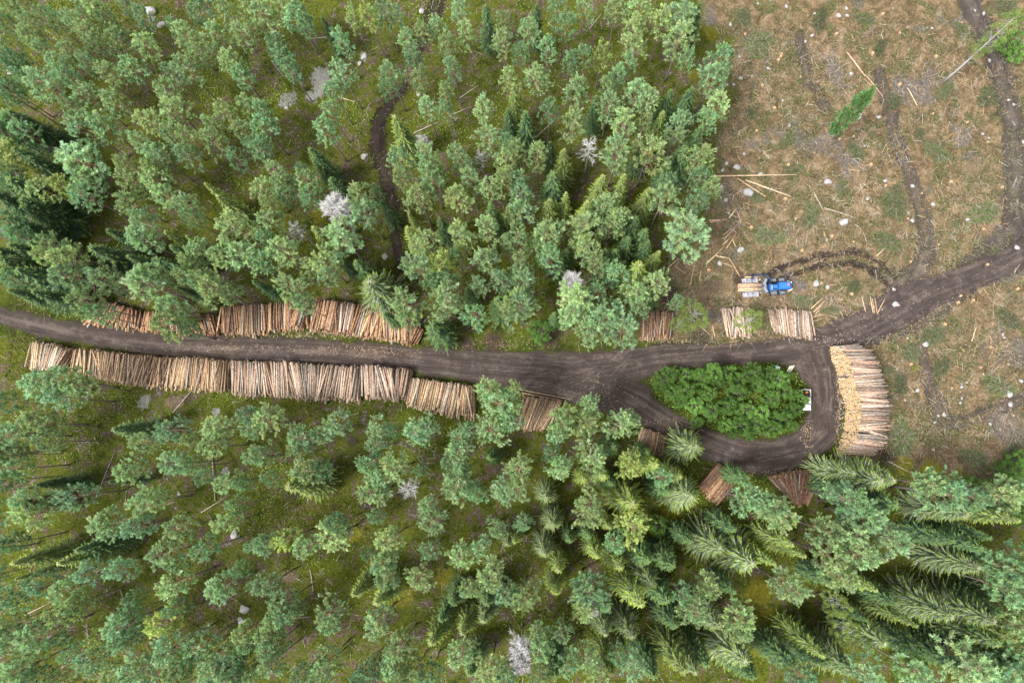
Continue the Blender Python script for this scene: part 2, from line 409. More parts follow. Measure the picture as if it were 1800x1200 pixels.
for a, b_, r in [(1175, 905, 26), (1150, 950, 30), (1155, 985, 20), (1335, 1040, 34), (1345, 1090, 34), (1325, 1140, 24), (1640, 828, 30), (1590, 815, 26), (1690, 845, 26), (1660, 935, 26), (700, 1040, 40), (780, 1015, 26), (800, 1060, 30), (480, 380, 45), (620, 940, 22), (560, 380, 20), (1250, 60, 20), (1220, 130, 16), (1610, 646, 10)]:
    p = W(a, b_); gold = np.maximum(gold, np.clip(1.2-np.hypot(X-p.x, Y-p.y)/(r/11.5), 0, 1))
for a, b_, r in [(105, 385, 40), (85, 365, 24), (125, 400, 26), (565, 130, 20), (555, 165, 18), (570, 150, 22), (508, 175, 16), (498, 180, 12), (250, 708, 14), (380, 722, 9), (265, 30, 10), (640, 100, 9), (395, 830, 9)]:
    p = W(a, b_); lichen = np.maximum(lichen, np.clip(1.35-np.hypot(X-p.x, Y-p.y)/(r/11.5), 0, 1))
for a, b_, r in [(305, 705, 22), (1300, 490, 22), (1180, 520, 34), (1200, 545, 24), (870, 602, 34), (960, 596, 40), (820, 605, 25), (1230, 600, 40), (620, 775, 16), (330, 700, 16), (1560, 800, 30), (1480, 812, 20)]:
    p = W(a, b_); dirt = np.maximum(dirt, np.clip(1.2-np.hypot(X-p.x, Y-p.y)/(r/11.5), 0, 1)*.8)
ob('ground', grid_mesh('ground', xs, ys, Z-np.clip(.05-rd*.05, 0, .10), None, dict(clear=clear_mask(X, Y), verge=verge, gold=gold, lichen=lichen, dirt=dirt), ground_mat()), kind='structure')

# ------------------------------------------------------------------ road and trails: sheets just above the ground
def road_mat(name, base, light, chips, alpha_noise):
    m, t, b = new_mat(name)
    tc = nd(t, 'ShaderNodeTexCoord').outputs['Object']
    A = lambda s: attr(t, s).outputs['Fac']
    mid = noise(t, tc, .45, 5, .65, .4); fine = noise(t, tc, 3.2, 6, .75); vf = noise(t, tc, 12, 4, .8)
    f = mathn(t, 'ADD', mathn(t, 'MULTIPLY', mid, .6), mathn(t, 'MULTIPLY', fine, .4))
    c = ramp(t, f, [(.35, tuple(x*.62 for x in base)), (.5, base), (.62, light)])
    cv = nd(t, 'ShaderNodeCombineXYZ', i_0=mathn(t, 'MULTIPLY', A('side'), 2.6), i_1=mathn(t, 'MULTIPLY', A('along'), .16))
    sn = noise(t, cv.outputs[0], 1.0, 5, .7)
    c = mixc(t, mathn(t, 'MULTIPLY', step(t, sn, .50, .62), .38), c, light)
    c = mixc(t, mathn(t, 'MULTIPLY', step(t, sn, .50, .38), .42), c, tuple(x*.55 for x in base))
    st = mathn(t, 'ADD', A('streak'), mathn(t, 'MULTIPLY', mathn(t, 'SUBTRACT', fine, .5), .8))
    c = mixc(t, mathn(t, 'MULTIPLY', step(t, st, .35, .8), .7), c, light)
    rt = mathn(t, 'MULTIPLY', step(t, A('rut'), .2, .9), .55)
    c = mixc(t, rt, c, tuple(x*.62 for x in base))
    ck = mathn(t, 'MULTIPLY', step(t, mathn(t, 'ADD', vf, mathn(t, 'MULTIPLY', A('chip'), .17)), .70, .78), .9)
    c = mixc(t, ck, c, chips)
    t.links.new(c, b.inputs['Base Color']); b.inputs['Roughness'].default_value = .92; b.inputs['Specular IOR Level'].default_value = .15
    h = mathn(t, 'ADD', fine, mathn(t, 'MULTIPLY', vf, .5))
    bp = nd(t, 'ShaderNodeBump', i_Height=h); bp.inputs['Strength'].default_value = .7; bp.inputs['Distance'].default_value = .12
    t.links.new(bp.outputs[0], b.inputs['Normal'])
    e = mathn(t, 'ADD', A('edge'), mathn(t, 'ADD', mathn(t, 'MULTIPLY', mathn(t, 'SUBTRACT', mid, .5), alpha_noise), mathn(t, 'MULTIPLY', mathn(t, 'SUBTRACT', fine, .5), alpha_noise)))
    al = mathn(t, 'SUBTRACT', 1.0, step(t, e, -.45, .25))
    t.links.new(al, b.inputs['Alpha'])
    return m
gx = np.arange(-90, 86, .2); gy = np.arange(-16, 42, .2); X2, Y2 = np.meshgrid(gx, gy)
rd2, rs2, a2, b2 = road_sd(X2, Y2)
h2 = height(X2, Y2)
la, sa2 = strip_sd(X2, Y2, MAIN); lb, sb2 = strip_sd(X2, Y2, LOOP)
mainw = (la < lb)
rut = np.zeros_like(X2)
for off in (-1.0, 1.0):
    wob = (fbm(X2, Y2*.2, 12, 2)-.5)*1.2
    rut = np.maximum(rut, np.exp(-((np.where(mainw, sa2, sb2)-off-wob*.4)/.32)**2))
tan = np.exp(-(np.where(mainw, sa2, sb2*2)/.55)**2)
pl = W(900, 640); tan = tan*np.clip((pl.x-X2)/18, .15, 1)*(.15+fbm(X2, Y2, 4, 3))
streak = tan.copy()
rline = []                                                # tyre tracks curving across the turning place
for cl_ in ([(880, 690), (960, 665), (1060, 630), (1160, 618), (1300, 612), (1430, 602), (1520, 580)], [(860, 640), (980, 650), (1080, 690), (1180, 752), (1260, 790)], [(1000, 690), (1080, 655), (1180, 630)],
            [(1020, 640), (1060, 665), (1080, 700)], [(1040, 700), (1060, 660), (1090, 630)], [(1380, 632), (1430, 650), (1452, 700), (1450, 750), (1415, 790), (1350, 810)], [(1465, 620), (1470, 700), (1462, 760), (1425, 802), (1350, 818)],
            [(1300, 785), (1370, 790), (1420, 765), (1435, 720)], [(900, 625), (1050, 628), (1200, 612)], [(930, 670), (1030, 672), (1100, 700), (1200, 765)]):
    d, s = strip_sd(X2, Y2, [(a, c, 0) for a, c in cl_])
    streak = np.maximum(streak, np.exp(-((np.abs(s)-.8)/.12)**2)*.7*(d < 2)*(.5+fbm(X2, Y2, 2.5, 2)))
    rut = np.maximum(rut, np.exp(-((np.abs(s)-1.05)/.14)**2)*.8*(d < 2))
chip = np.zeros_like(X2)
for a, c, r in [(650, 615, 60), (720, 622, 45), (560, 612, 50), (400, 612, 70), (1560, 600, 50)]:
    p = W(a, c); chip = np.maximum(chip, np.clip(1.1-np.hypot((X2-p.x), (Y2-p.y)*2.6)/(r/11.5), 0, 1))
zr = -rut*.045+(fbm(X2, Y2, 1.2, 3)-.5)*.06
east = np.clip((X2-W(1500, 560).x)/8, 0, 1)
ob('road', grid_mesh('road', gx, gy, h2*np.clip(rd2/.8, 0, 1)+.035+zr*np.clip(-rd2/.6, 0, 1), rd2 < 1.3, dict(edge=rd2, rut=rut*(1-.2*east), streak=np.clip(streak, 0, 1.2), chip=chip, side=rs2, along=X2+Y2*np.where(mainw, 0, .8)),
   road_mat('road_gravel', (.055, .042, .037), (.118, .094, .080), (.34, .235, .155), 2.6)), kind='structure')
for i, (pts, hf, dk) in enumerate(TRAILS):
    P = [W(a, c) for a, c, _ in pts]; x0 = min(p.x for p in P)-4; x1 = max(p.x for p in P)+4; y0 = min(p.y for p in P)-4; y1 = max(p.y for p in P)+4
    tx = np.arange(x0, x1, .2); ty = np.arange(y0, y1, .2); TX, TY = np.meshgrid(tx, ty)
    d, s = strip_sd(TX, TY, pts); hh = height(TX, TY); r_ = road_sd(TX, TY)[0]
    u = ruts(s+(fbm(TX, TY, 5, 2)-.5)*.4, hf, .5)
    ed = np.maximum(d, .38-1.5*u) if i == 3 else np.where(dk > .9 or i == 1, d, np.maximum(d, .50-1.2*u-.62*dk)); ed = np.maximum(ed, -.2-r_)
    base = (.036, .026, .021) if i in (0, 3) else (.062, .050, .043) if i in (1, 7, 8) else (.072, .058, .049)
    ob('skid_trail', grid_mesh('skid_trail', tx, ty, hh+.055+.003*i, ed < 1.2, dict(edge=ed, rut=u*.9, streak=fbm(TX, TY, 2, 3)*.8, chip=np.full_like(TX, .35), side=s, along=TY),
       road_mat('trail_mud', base, tuple(x*(1.4 if i == 0 else 2.1) for x in base), (.20, .16, .13) if i == 0 else (.40, .35, .29), 3.2)), kind='structure')

# ------------------------------------------------------------------ tree prototypes
def jitter(c, n, v=.18, h=.08):
    k = 1+rng.normal(size=(n, 1))*v; return np.clip(np.array(c)*k*(1+rng.normal(size=(n, 3))*h), .004, .95)
def trunk_mesh(name, h, r, mat, limbs=(), bend=.25, n=7, top=.92):
    s = Solid(); pts = []; rr = []; a = rng.random()*6
    for i in range(8):
        t = i/7; pts.append((math.sin(t*2.2+a)*bend*t-math.sin(a)*0, math.cos(t*1.7+a)*bend*t, t*h*top-.25*(i == 0))); rr.append(r*(1-t*.78)*(1.25 if i == 0 else 1))
    s.tube(pts, rr, n)
    for p, q, r0 in limbs:
        p = Vector(p); q = Vector(q); m_ = p.lerp(q, .55)+Vector((0, 0, -.12*(q-p).length))
        s.tube([p, m_, q], [r0, r0*.65, r0*.25], 4, cap=False)
    return s.mesh(name, [mat], True)
def make_pine(i, R=None, L=None, dense=1.0):
    h = 14.0; R = R or 2.0*(.9+.2*rng.random()); L = L or 4.9+rng.random()*1.6
    sp = Soup(); limbs = []
    ncl = int((46+rng.random()*22)*dense); lob = rng.random(4)*6
    base = np.array([.355, .505, .236])
    for k in range(ncl):
        t = (k+.5)/ncl                                    # 0 crown base .. 1 top
        t = t**.85
        az = k*2.39996+rng.normal()*.35
        prof = (math.sin(math.pi*min(1, (1-t)*.62+.06))**.75)*(1 if t > .25 else .55+t*1.6)
        lobe = 1+.22*math.sin(az*2+lob[0])+.16*math.sin(az*3+lob[1]+t*2)
        rad = R*prof*lobe*(.40+.7*math.sqrt(rng.random()))
        z = h-L*(1-t)+rng.normal()*.15
        c = np.array([math.cos(az)*rad, math.sin(az)*rad, z-.10*rad])
        rc = .33+.2*rng.random()
        tone = base*(1+rng.normal()*.12)*np.array([1+rng.normal()*.06, 1, 1+rng.normal()*.08])
        for q in range(3):                                # each clump is a spray of needled shoots pointing out and up
            ax = norm(np.array([math.cos(az)*.8, math.sin(az)*.8, .55])+rng.normal(size=3)*.5); st = c+rng.normal(size=3)*np.array([.19, .19, .12])
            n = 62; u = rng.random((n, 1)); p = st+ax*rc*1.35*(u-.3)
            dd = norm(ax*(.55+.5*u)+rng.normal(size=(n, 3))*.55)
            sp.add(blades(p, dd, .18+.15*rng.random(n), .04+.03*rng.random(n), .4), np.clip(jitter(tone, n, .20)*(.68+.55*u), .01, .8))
            if rng.random() < .8: sp.add(blades(st[None]-ax*rc*.5, ax[None], rc*1.4, .035, .4), jitter((.38, .38, .34), 1, .2))
        if k % 3 == 0:
            limbs.append(((0, 0, z-.5-rad*.25), tuple(c-np.array([0, 0, .12])), .045))
    for k in range(9):                                    # bare dead limbs under the crown
        z = h-L-rng.random()*2.6; az = rng.random()*6.28; l = .7+rng.random()*1.2
        limbs.append(((0, 0, z), (math.cos(az)*l, math.sin(az)*l, z+.1*rng.normal()), .028))
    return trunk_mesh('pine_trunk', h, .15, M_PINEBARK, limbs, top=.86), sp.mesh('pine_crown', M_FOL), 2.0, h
def make_spruce(i, h=18.0, R=2.3, cone=0.0, thin=1.0):
    sp = Soup(); K = int(h*2.3)
    for k in range(K):
        f = (k+.5)/K; z0 = h*(.10+.89*f); rem = 1-f
        Lb = R*(rem**.72)*(.85+.3*rng.random())+.12
        nb = int(6+2.2*rng.random()+(1 if f < .7 else 0))
        for j in range(nb):
            az = j*6.283/nb+k*1.1+rng.normal()*.38; Lq = Lb*(.62+.6*rng.random())
            bt = rng.uniform(.8, 1.15); ns = max(4, int(Lq/.105)); s = (np.arange(ns)+.6)/ns
            rr = Lq*s; dz = -.16*Lq*s*(1+1.9*rem)+.22*Lq*s*s*(.6+.4*rem)
            if f > .93: dz = dz+Lq*s*.5
            ca, sa = math.cos(az), math.sin(az)
            P = np.stack([ca*rr, sa*rr, z0+dz], -1)
            wprof = np.minimum(.29, .28*Lq)*(np.sin(np.pi*np.clip(s*.86+.16, 0, 1))**.7)*thin+.05
            for sg in (-1, 1):
                ang = az+sg*(.75-.35*s)+rng.normal(size=ns)*.12
                d = norm(np.stack([np.cos(ang), np.sin(ang), -.25-.5*rng.random(ns)], -1))
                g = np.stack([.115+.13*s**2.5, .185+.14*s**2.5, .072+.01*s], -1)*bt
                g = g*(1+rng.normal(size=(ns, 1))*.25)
                keep = rng.random(ns) > .06
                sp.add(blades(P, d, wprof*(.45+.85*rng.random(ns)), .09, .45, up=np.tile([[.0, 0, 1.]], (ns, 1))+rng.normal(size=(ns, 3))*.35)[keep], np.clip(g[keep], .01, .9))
            d = norm(np.array([[ca, sa, -.05]]))          # tip
            sp.add(blades(P[-1:]-d*.1, d, .30, .12, .4, up=np.array([[0, 0, 1.]])), [(.22, .30, .055)])
            nn = max(2, ns//3)                            # pale branch wood lying along the top
            idx = np.linspace(0, int(ns*(.62+.3*cone)), nn).astype(int)
            for a_, b_ in zip(idx, idx[1:]):
                if b_ <= a_: continue
                v = P[b_]-P[a_]; ln = np.linalg.norm(v); dd = (v/ln)[None]
                sp.add(blades(P[a_:a_+1]+np.array([[0, 0, .05]]), dd, ln, .045+.02*cone, .9, up=np.array([[0, 0, 1.]])+rng.normal(size=(1, 3))*.2), jitter((.26+.2*cone, .27+.19*cone, .22+.18*cone), 1, .15))
    n = 3600; f = rng.random(n)**1.4; az = rng.random(n)*6.28; rr = R*((1-f)**.72)*(.25+.65*rng.random(n))
    p = np.stack([np.cos(az)*rr, np.sin(az)*rr, h*(.1+.88*f)-.12*rr], -1); d = norm(np.stack([np.cos(az), np.sin(az), np.full(n, -.3)], -1)+rng.normal(size=(n, 3))*.6)
    sp.add(blades(p, d, .16+.14*rng.random(n), .06, .5), jitter((.12, .19, .085), n, .25))
    if cone > 0:
        n = 90; az = rng.random(n)*6.28; zz = h*(.86+.13*rng.random(n)); rr = R*((1-zz/h)**.72)*rng.random(n)
        p = np.stack([np.cos(az)*rr, np.sin(az)*rr, zz], -1); d = norm(np.stack([np.cos(az), np.sin(az), np.full(n, -.1)], -1)+rng.normal(size=(n, 3))*.3)
        sp.add(blades(p, d, .22, .045, .7), jitter((.42, .40, .36), n, .15))
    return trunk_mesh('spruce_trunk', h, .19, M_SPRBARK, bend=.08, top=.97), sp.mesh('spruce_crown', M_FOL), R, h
def make_broad(i, h=7.0, R=1.9, skirt=True, tone=(.15, .285, .06), leaf=.14, tr=.10):
    sp = Soup(); limbs = []; ncl = 62
    for k in range(ncl):
        t = (k+.5)/ncl; az = k*2.39996+rng.normal()*.3
        prof = math.sqrt(max(.03, 1-((t-.35)/.68)**2)) if t > .35 else .75+.25*t/.35
        rad = R*prof*(.55+.5*math.sqrt(rng.random()))*(1+.15*math.sin(az*3+i)); z = h*((.18 if skirt else .45)+(.82 if skirt else .55)*t)
        c = np.array([math.cos(az)*rad, math.sin(az)*rad, z]); rc = .30+.26*rng.random(); n = int(130*(rc/.5)**2)
        d = norm(rng.normal(size=(n, 3))+np.array([math.cos(az)*.3, math.sin(az)*.3, .5]))
        p = c+d*rc*(.3+.7*rng.random((n, 1))); dd = norm(rng.normal(size=(n, 3))+np.array([0, 0, .1]))
        sp.add(blades(p, dd, leaf*(.8+.5*rng.random(n)), leaf*.75, .6), jitter(np.array(tone)*(1+rng.normal()*.12), n, .22))
        if k % 3 == 0: limbs.append(((0, 0, max(.2, z-rad*.6-.8)), tuple(c), .035))
    return trunk_mesh('birch_trunk', h, tr, M_BIRCH if h > 10 else M_SPRBARK, limbs, .2), sp.mesh('leafy_crown', M_FOL), R, h
def make_dead(i, bushy=True):
    h = 13.0; sp = Soup(); limbs = []; R = 1.9
    base = np.array([.47, .46, .455])
    nb = 46 if bushy else 26
    for k in range(nb):
        t = rng.random()**.7; z = h*(.5+.38*t); az = k*2.4; l = R*(1-.55*t)*(.7+.5*rng.random())
        tip = np.array([math.cos(az)*l, math.sin(az)*l, z+.35*l]); limbs.append(((0, 0, z), tuple(tip), .035))
        n = 60 if bushy else 22; s = .3+.7*rng.random((n, 1)); p = np.array([0, 0, z])*(1-s)+tip*s
        d = norm(np.array([[math.cos(az), math.sin(az), .35]])+rng.normal(size=(n, 3))*.65)
        sp.add(blades(p, d, .28+.35*rng.random(n), .035+.02*rng.random(n), .4), jitter(base, n, .14, .02))
    return trunk_mesh('dead_trunk', h, .13, M_DEAD, limbs, .03), sp.mesh('bare_twigs', M_COL), R, h
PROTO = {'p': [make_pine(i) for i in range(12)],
         's': [make_spruce(i, 16, 2.1, 0, 1.1) for i in range(4)],
         'y': [make_spruce(i, 16, 2.0, .5, .85) for i in range(4)],
         'w': [make_spruce(i, 21, 2.7, .8, 1.0) for i in range(4)],
         'b': [make_broad(i) for i in range(5)],
         'n': [make_broad(9, 16, 2.2, False, (.20, .28, .08), .11)],
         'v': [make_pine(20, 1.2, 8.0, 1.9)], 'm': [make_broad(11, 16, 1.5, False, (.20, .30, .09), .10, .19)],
         'd': [make_dead(0), make_dead(1)], 'k': [make_dead(2, False), make_dead(3, False)]}

# ------------------------------------------------------------------ tree positions read off the photo: tile origin, then kind,x,y,r in quarter pixels (crown centre; tip for spruces)
TILES = {
(0, 0): "p30,20,70 p150,20,80 q40,150,70 p200,150,75 p330,115,80 p50,290,70 p200,250,85 p290,330,75 p520,150,75 p590,30,75 p670,55,90 p740,130,65 p620,215,85 p665,315,78 p820,265,88 p870,20,65 q1000,110,75 p1020,310,90 p1290,240,95 p1230,180,55 p1400,70,95 p1600,90,85 p1760,60,75 p500,355,78 p400,440,80 q60,400,85 q50,480,65 p620,440,80 p770,510,90 p930,480,95 p1190,510,65 p1310,480,105 p1390,370,65 p1520,250,95 p1700,240,85 p1530,370,75 p1620,430,90 q1690,520,85 p470,540,85 p300,590,125 p600,670,98 p800,720,95 p1175,640,85 p1230,780,105 p1740,740,90 p1580,790,88 p170,560,60 q60,650,85 p500,740,65 p560,880,115 p700,870,105 p1050,850,95 p1210,930,95 p1330,965,85 p1490,985,95 p1700,920,85 p980,990,85 p1100,1080,95 p1310,1090,88 p1060,1180,75 p550,1120,150 p880,1160,85 q170,930,95 l70,1080,120 s40,850,80 s210,1110,90 p1480,870,65 q1650,1100,70 q1780,1020,60 q400,130,50 q120,430,70",
(450, 0): "p50,110,110 p180,60,80 q280,110,105 q140,320,80 q190,400,90 q245,490,85 q590,275,85 p680,110,65 l790,105,85 p900,80,90 p1065,290,80 q1110,420,75 p600,500,90 p950,530,90 q920,610,65 p1170,220,65 p1280,185,65 p1350,320,75 p1480,235,80 p1430,55,80 s1610,40,80 p1730,290,85 p1740,160,65 p1380,480,80 p1150,560,68 p1330,640,70 p1330,760,65 p1200,745,80 p1600,755,90 p1780,540,65 y970,820,100 q540,650,75 p520,790,80 p485,910,92 q40,770,75 q50,890,100 q30,1050,75 s380,1050,90 p1640,970,115 q1780,1010,65 d1165,985,62 p1200,1075,85 k1575,1090,55 p1010,1120,90 p1230,1165,95 p1420,1090,85 p1760,1140,85 p1490,1170,65 s1770,770,70 p130,1185,65 p330,1195,55 q1000,100,40 s460,120,55 q350,170,70",
(900, 0): "p120,210,88 s175,30,65 q320,30,75 q380,180,80 q250,340,75 p510,70,78 p730,60,85 p880,50,92 p870,170,82 p1060,130,85 p1200,110,110 p1180,270,110 s1320,30,80 p860,300,92 l630,360,80 q500,390,65 q410,430,65 p180,540,98 q820,440,55 q745,530,75 p670,590,65 p450,630,95 p430,860,95 q260,770,75 s590,680,65 p680,740,92 p880,650,100 p960,700,90 q60,370,60 y10,600,70 s95,790,90 p780,870,105 p920,890,75 y1065,790,65 s1270,620,95 p1180,870,95 p1150,970,75 q1460,400,105 p1420,540,112 p1440,740,100 q1370,850,75 p1330,1110,105 s1220,1050,110 s1330,900,80 p740,1060,115 p970,1070,125 k545,1020,80 y365,1060,90 p180,1090,85 p30,1060,80 s270,1000,60 s1120,640,80 s1120,1110,80 q1230,420,60 s930,1000,70",
(0, 300): "s60,60,150 p290,130,110 l440,100,90 q590,170,100 p600,60,90 p910,60,90 p900,210,95 p1080,60,95 p1150,170,95 y1440,90,60 y1530,180,85 p1300,230,85 p1350,330,65 p990,330,85 p990,470,115 y1160,430,70 s1200,530,85 p1640,390,125 p1390,560,85 p1330,640,80 p1570,600,100 p1720,590,130 y1310,460,60 p380,530,95 p320,600,85 p480,620,115 p470,740,125 p730,760,115 p1020,790,145 p1090,710,85 p1290,730,80 p1500,830,120 p1410,770,95 p1600,850,85 p600,920,110 q690,1000,85 p1210,960,100 p1180,1080,115 y1090,960,60 s120,700,130 s20,620,120 s640,540,130 s1080,620,90 s760,420,80 s230,850,90 s50,330,90 s700,640,80 s900,600,80 q1330,1110,60 s1240,820,60 s1780,780,60 k30,440,60",
(450, 300): "p50,130,95 p180,90,95 q210,180,70 p350,70,95 q380,180,80 s520,60,100 d550,240,118 p720,170,85 p850,150,50 p750,290,95 p90,350,92 k260,390,62 y400,400,80 y430,520,55 p200,560,125 q60,480,75 q40,620,90 p590,460,135 p470,650,105 p500,740,75 p260,830,125 p320,930,85 w790,770,150 s700,640,90 s880,210,70 p1030,60,85 p1140,190,105 p1230,60,105 p1420,190,105 p1640,120,88 y1060,400,80 y1070,300,45 p1190,490,95 p1430,440,105 s1290,340,70 p1630,400,95 p1620,620,105 p1140,680,115 l1290,660,105 q1230,770,65 p1050,930,122 p1060,1040,70 p1330,900,122 q1330,770,90 p1570,800,72 p1730,770,90 q1540,1020,90 s1650,240,80 q1400,590,60 s1700,900,90 s1240,1080,120 p1775,500,65 p1785,320,55 p1500,60,85 p1740,60,85 s1480,830,60 p1790,950,95 p100,240,60 s900,1000,60 s560,600,60",
(900, 300): "p50,80,92 p60,170,85 p60,290,105 p40,470,105 s290,20,110 y265,210,90 y380,160,60 y530,220,85 y640,40,90 y790,30,65 y765,170,55 y970,130,85 p1080,190,110 q1090,80,70 p660,250,112 p740,340,92 p510,400,125 p700,390,80 p530,540,105 p590,640,90 p250,450,122 q260,600,100 q720,710,92 d430,770,85 y900,660,125 y1035,570,65 s940,420,85 s960,500,75 s870,330,100 p1225,440,175 q1300,210,80 p1400,130,72 q1320,40,75 p60,640,85 p70,760,100 p60,960,120 p50,880,90 p1010,800,112 p880,860,90 p880,970,95 p460,900,140 p430,1000,110 p640,1050,145 p780,1090,120 q600,840,75 s730,560,90 n1290,1010,120 n1200,1060,70 s300,1000,50 b200,1130,90 l500,500,60 n1690,1040,95 y430,500,60 q1160,920,50 p540,1120,90 s350,620,70 s660,560,80 s1030,850,60 s790,640,60 s380,560,70 s820,480,90",
(0, 600): "p260,295,118 p430,275,120 p400,390,110 p540,305,92 p230,570,115 p330,590,95 p330,700,95 p60,660,125 s800,620,100 p1010,710,100 p1200,620,105 p1350,690,75 p1520,600,110 p1490,730,105 p1740,520,85 p1760,620,75 p1220,860,115 p1330,880,75 p900,910,105 p1780,810,75 p70,890,105 p1590,990,95 q1450,950,75 p180,1110,105 p500,1090,115 s250,1010,70 p1010,1140,115 p1110,1090,75 q10,800,60 q1650,1150,65 s770,990,45 q1700,1000,60",
(450, 600): "p70,560,130 p30,800,95 p560,580,105 p320,680,112 p280,770,80 p450,650,75 p350,910,122 q470,900,80 p860,620,100 p850,720,85 q960,630,65 p1120,640,115 p1200,600,85 p1430,770,115 p1500,620,85 p1420,680,80 y230,1020,130 q790,860,90 p970,880,122 p870,970,90 p820,1060,130 p1440,900,95 p1420,1010,140 q1530,1060,90 p1740,1050,112 p1640,330,100 p1710,440,122 p1650,620,122 p1780,570,90 k1060,1040,85 p1200,1150,75 q100,960,60 s1640,820,65 q1350,850,70 q1150,900,60",
(900, 600): "p20,330,65 p30,470,70 p350,575,112 p400,505,85 p540,450,92 p530,580,112 p320,660,85 p770,585,108 p820,540,60 p560,820,112 p340,880,105 q270,790,75 y510,970,65 y650,950,75 y1015,870,90 l830,860,105 s720,740,80 w240,1100,75 p50,900,110 p40,1040,85 p540,1140,105 y850,1140,130 w1300,740,115 w1270,1100,100 y1180,950,85 q1050,960,80 q1650,1110,95 q1730,1130,85 s1660,960,70 s950,780,70 s700,1000,80 s1100,1060,70",
(1350, 600): "w810,985,120 w900,980,100 q1240,1070,150 p1130,1000,90 p20,1150,115 q560,1110,120 q640,1170,100 s900,1150,120 q1440,1100,95 b1700,900,90 b1650,990,80 p1660,1090,110 q1760,1070,100 s560,1040,70 s1750,1190,80 b1450,1010,70 w620,930,90 b1780,830,70",
(0, 900): "p200,10,115 q60,220,95 y90,360,95 y420,360,95 s540,270,90 p740,90,125 p960,100,115 p1260,110,105 p1160,290,115 q1430,260,95 p1570,80,95 p1785,240,65 p640,420,115 p850,400,95 p280,510,100 q60,600,125 p450,550,105 p430,720,105 p520,650,90 p1220,500,115 q1260,380,65 p1540,540,115 q1690,400,60 p1785,510,45 p60,780,88 p60,900,115 p230,880,135 q380,910,60 p850,800,130 p870,900,100 l700,880,75 q900,720,75 l1140,770,115 q1230,680,75 p1190,960,115 p1400,930,115 p1710,840,85 p1740,930,75 p120,1110,125 p640,1060,115 q500,1000,70 p960,1110,140 p1240,1100,105 q1330,1030,80 p1490,1130,125 p1600,1060,112 q1690,1000,70 p1620,1170,100 p380,1170,70 y110,470,50 q930,600,50 p1780,1130,60",
(450, 900): "p50,230,88 l190,200,92 p350,240,105 p540,170,130 q560,80,90 p930,190,105 p890,350,112 p910,460,90 q790,290,55 p1220,270,85 p1150,460,108 p1440,310,105 p1580,240,85 p1690,120,75 w1760,230,65 p1650,440,125 p1500,540,88 p1760,580,105 q840,30,65 p1240,70,105 p60,510,105 p180,640,105 p200,720,85 p130,760,85 p280,690,60 p510,710,112 p510,800,75 y680,580,85 y840,640,90 p850,780,112 p70,870,105 p90,960,105 p100,1070,95 p480,1080,112 p440,1150,92 q730,1160,75 p1010,960,122 p950,1090,110 p1000,1170,90 p830,1040,45 y1230,920,95 w1590,775,75 y1450,850,85 p1440,990,112 p1640,1120,122 q1210,1150,100 s1380,640,85 s1620,640,95 s1300,760,70",
(900, 900): "p75,80,78 w290,90,80 y15,210,60 w230,300,75 y325,410,80 y310,570,75 p540,15,110 y690,110,55 l850,100,115 q720,210,78 b1020,90,80 s540,170,70 y600,310,75 y765,390,90 w985,510,90 s950,340,90 y905,650,115 p90,600,115 q540,540,125 p500,660,90 d550,690,62 p650,640,60 p180,870,98 p200,970,90 p350,850,88 w660,870,80 w850,890,90 w1470,260,110 w1700,370,120 p1380,520,95 q1200,580,80 p1280,680,105 p1600,740,112 p1600,830,90 w1460,810,85 d60,980,100 d60,1080,80 p390,1080,95 p520,1030,92 p850,1080,100 y1210,1120,120 w1650,1060,120 p190,1170,95 p620,1180,92 s1560,120,80 s1120,380,100 s1090,620,95 s1150,800,90 s1700,1150,80 s1380,1080,80 s410,200,60 s1250,200,70 s1560,560,70 q740,1010,60",
(1350, 900): "p100,20,125 y190,80,65 y170,230,75 y260,310,65 y40,360,75 p410,130,105 p600,150,95 p690,40,125 p880,200,115 p660,310,115 p440,310,105 p520,450,112 w850,340,75 p160,530,125 y760,550,75 n510,660,95 n570,840,110 y1050,800,75 w840,940,100 w1500,400,100 w1310,740,120 w1610,780,110 b1000,1090,110 p1430,1080,175 y390,1010,90 w620,1140,100 s180,1080,90 w1420,20,90 y1760,60,90 q1690,400,115 q1740,490,85 y1740,900,80 b1640,1030,30 s1770,620,80 q1750,1090,85 s1100,1000,80 s900,640,80 s1560,180,70 s700,760,60 s480,500,70 s1480,1000,70",
}
# tall lone trees on the clearing and the thicket inside the loop: kind, crown px, r (quarter px), height
TILES[(0, 100)] = "q30,200,90 s60,380,100 q20,520,90 p60,640,90 q90,900,90 s150,1050,90 s40,1180,100 s60,1320,110 q120,1250,80 s20,1500,110"
TILES[(1350, 800)] = "s1500,650,90 s1620,760,90 w1740,820,90 q1700,950,110 s1640,1120,90 p1760,1200,110 w1640,1340,100 s1500,1420,90 q1780,1460,110 s1380,1500,90 p1620,1540,110 p1060,1540,100 b1780,420,90 q1790,700,80 s1300,600,80"
TILES[(-60, 60)] = "q100,100,90 p120,300,90 s60,520,110 q150,700,90 p100,900,100 s140,1100,110 q60,1300,100 s150,1500,110"
TILES[(-70, 640)] = "p160,480,110 p60,640,110 q150,900,110 p160,1100,120 p100,1350,120 q170,1500,100 p120,1720,120 p160,1980,120 q100,2200,110"
TILES[(1380, 1150)] = "s300,60,110 p560,140,120  p1460,160,120 s1640,80,110 w1790,200,110 q1760,-90,120 s1500,-80,110 q100,130,110"
TILES[(0, 1180)] = "p60,20,100 q250,40,90 p800,30,100 p1250,40,90 q1700,20,90 p2100,40,90 q2600,30,100 p2900,40,90 s3300,20,90 p3560,30,100 s3900,40,100 y4300,20,90 s4600,40,90 w4900,20,80 s5300,40,100"
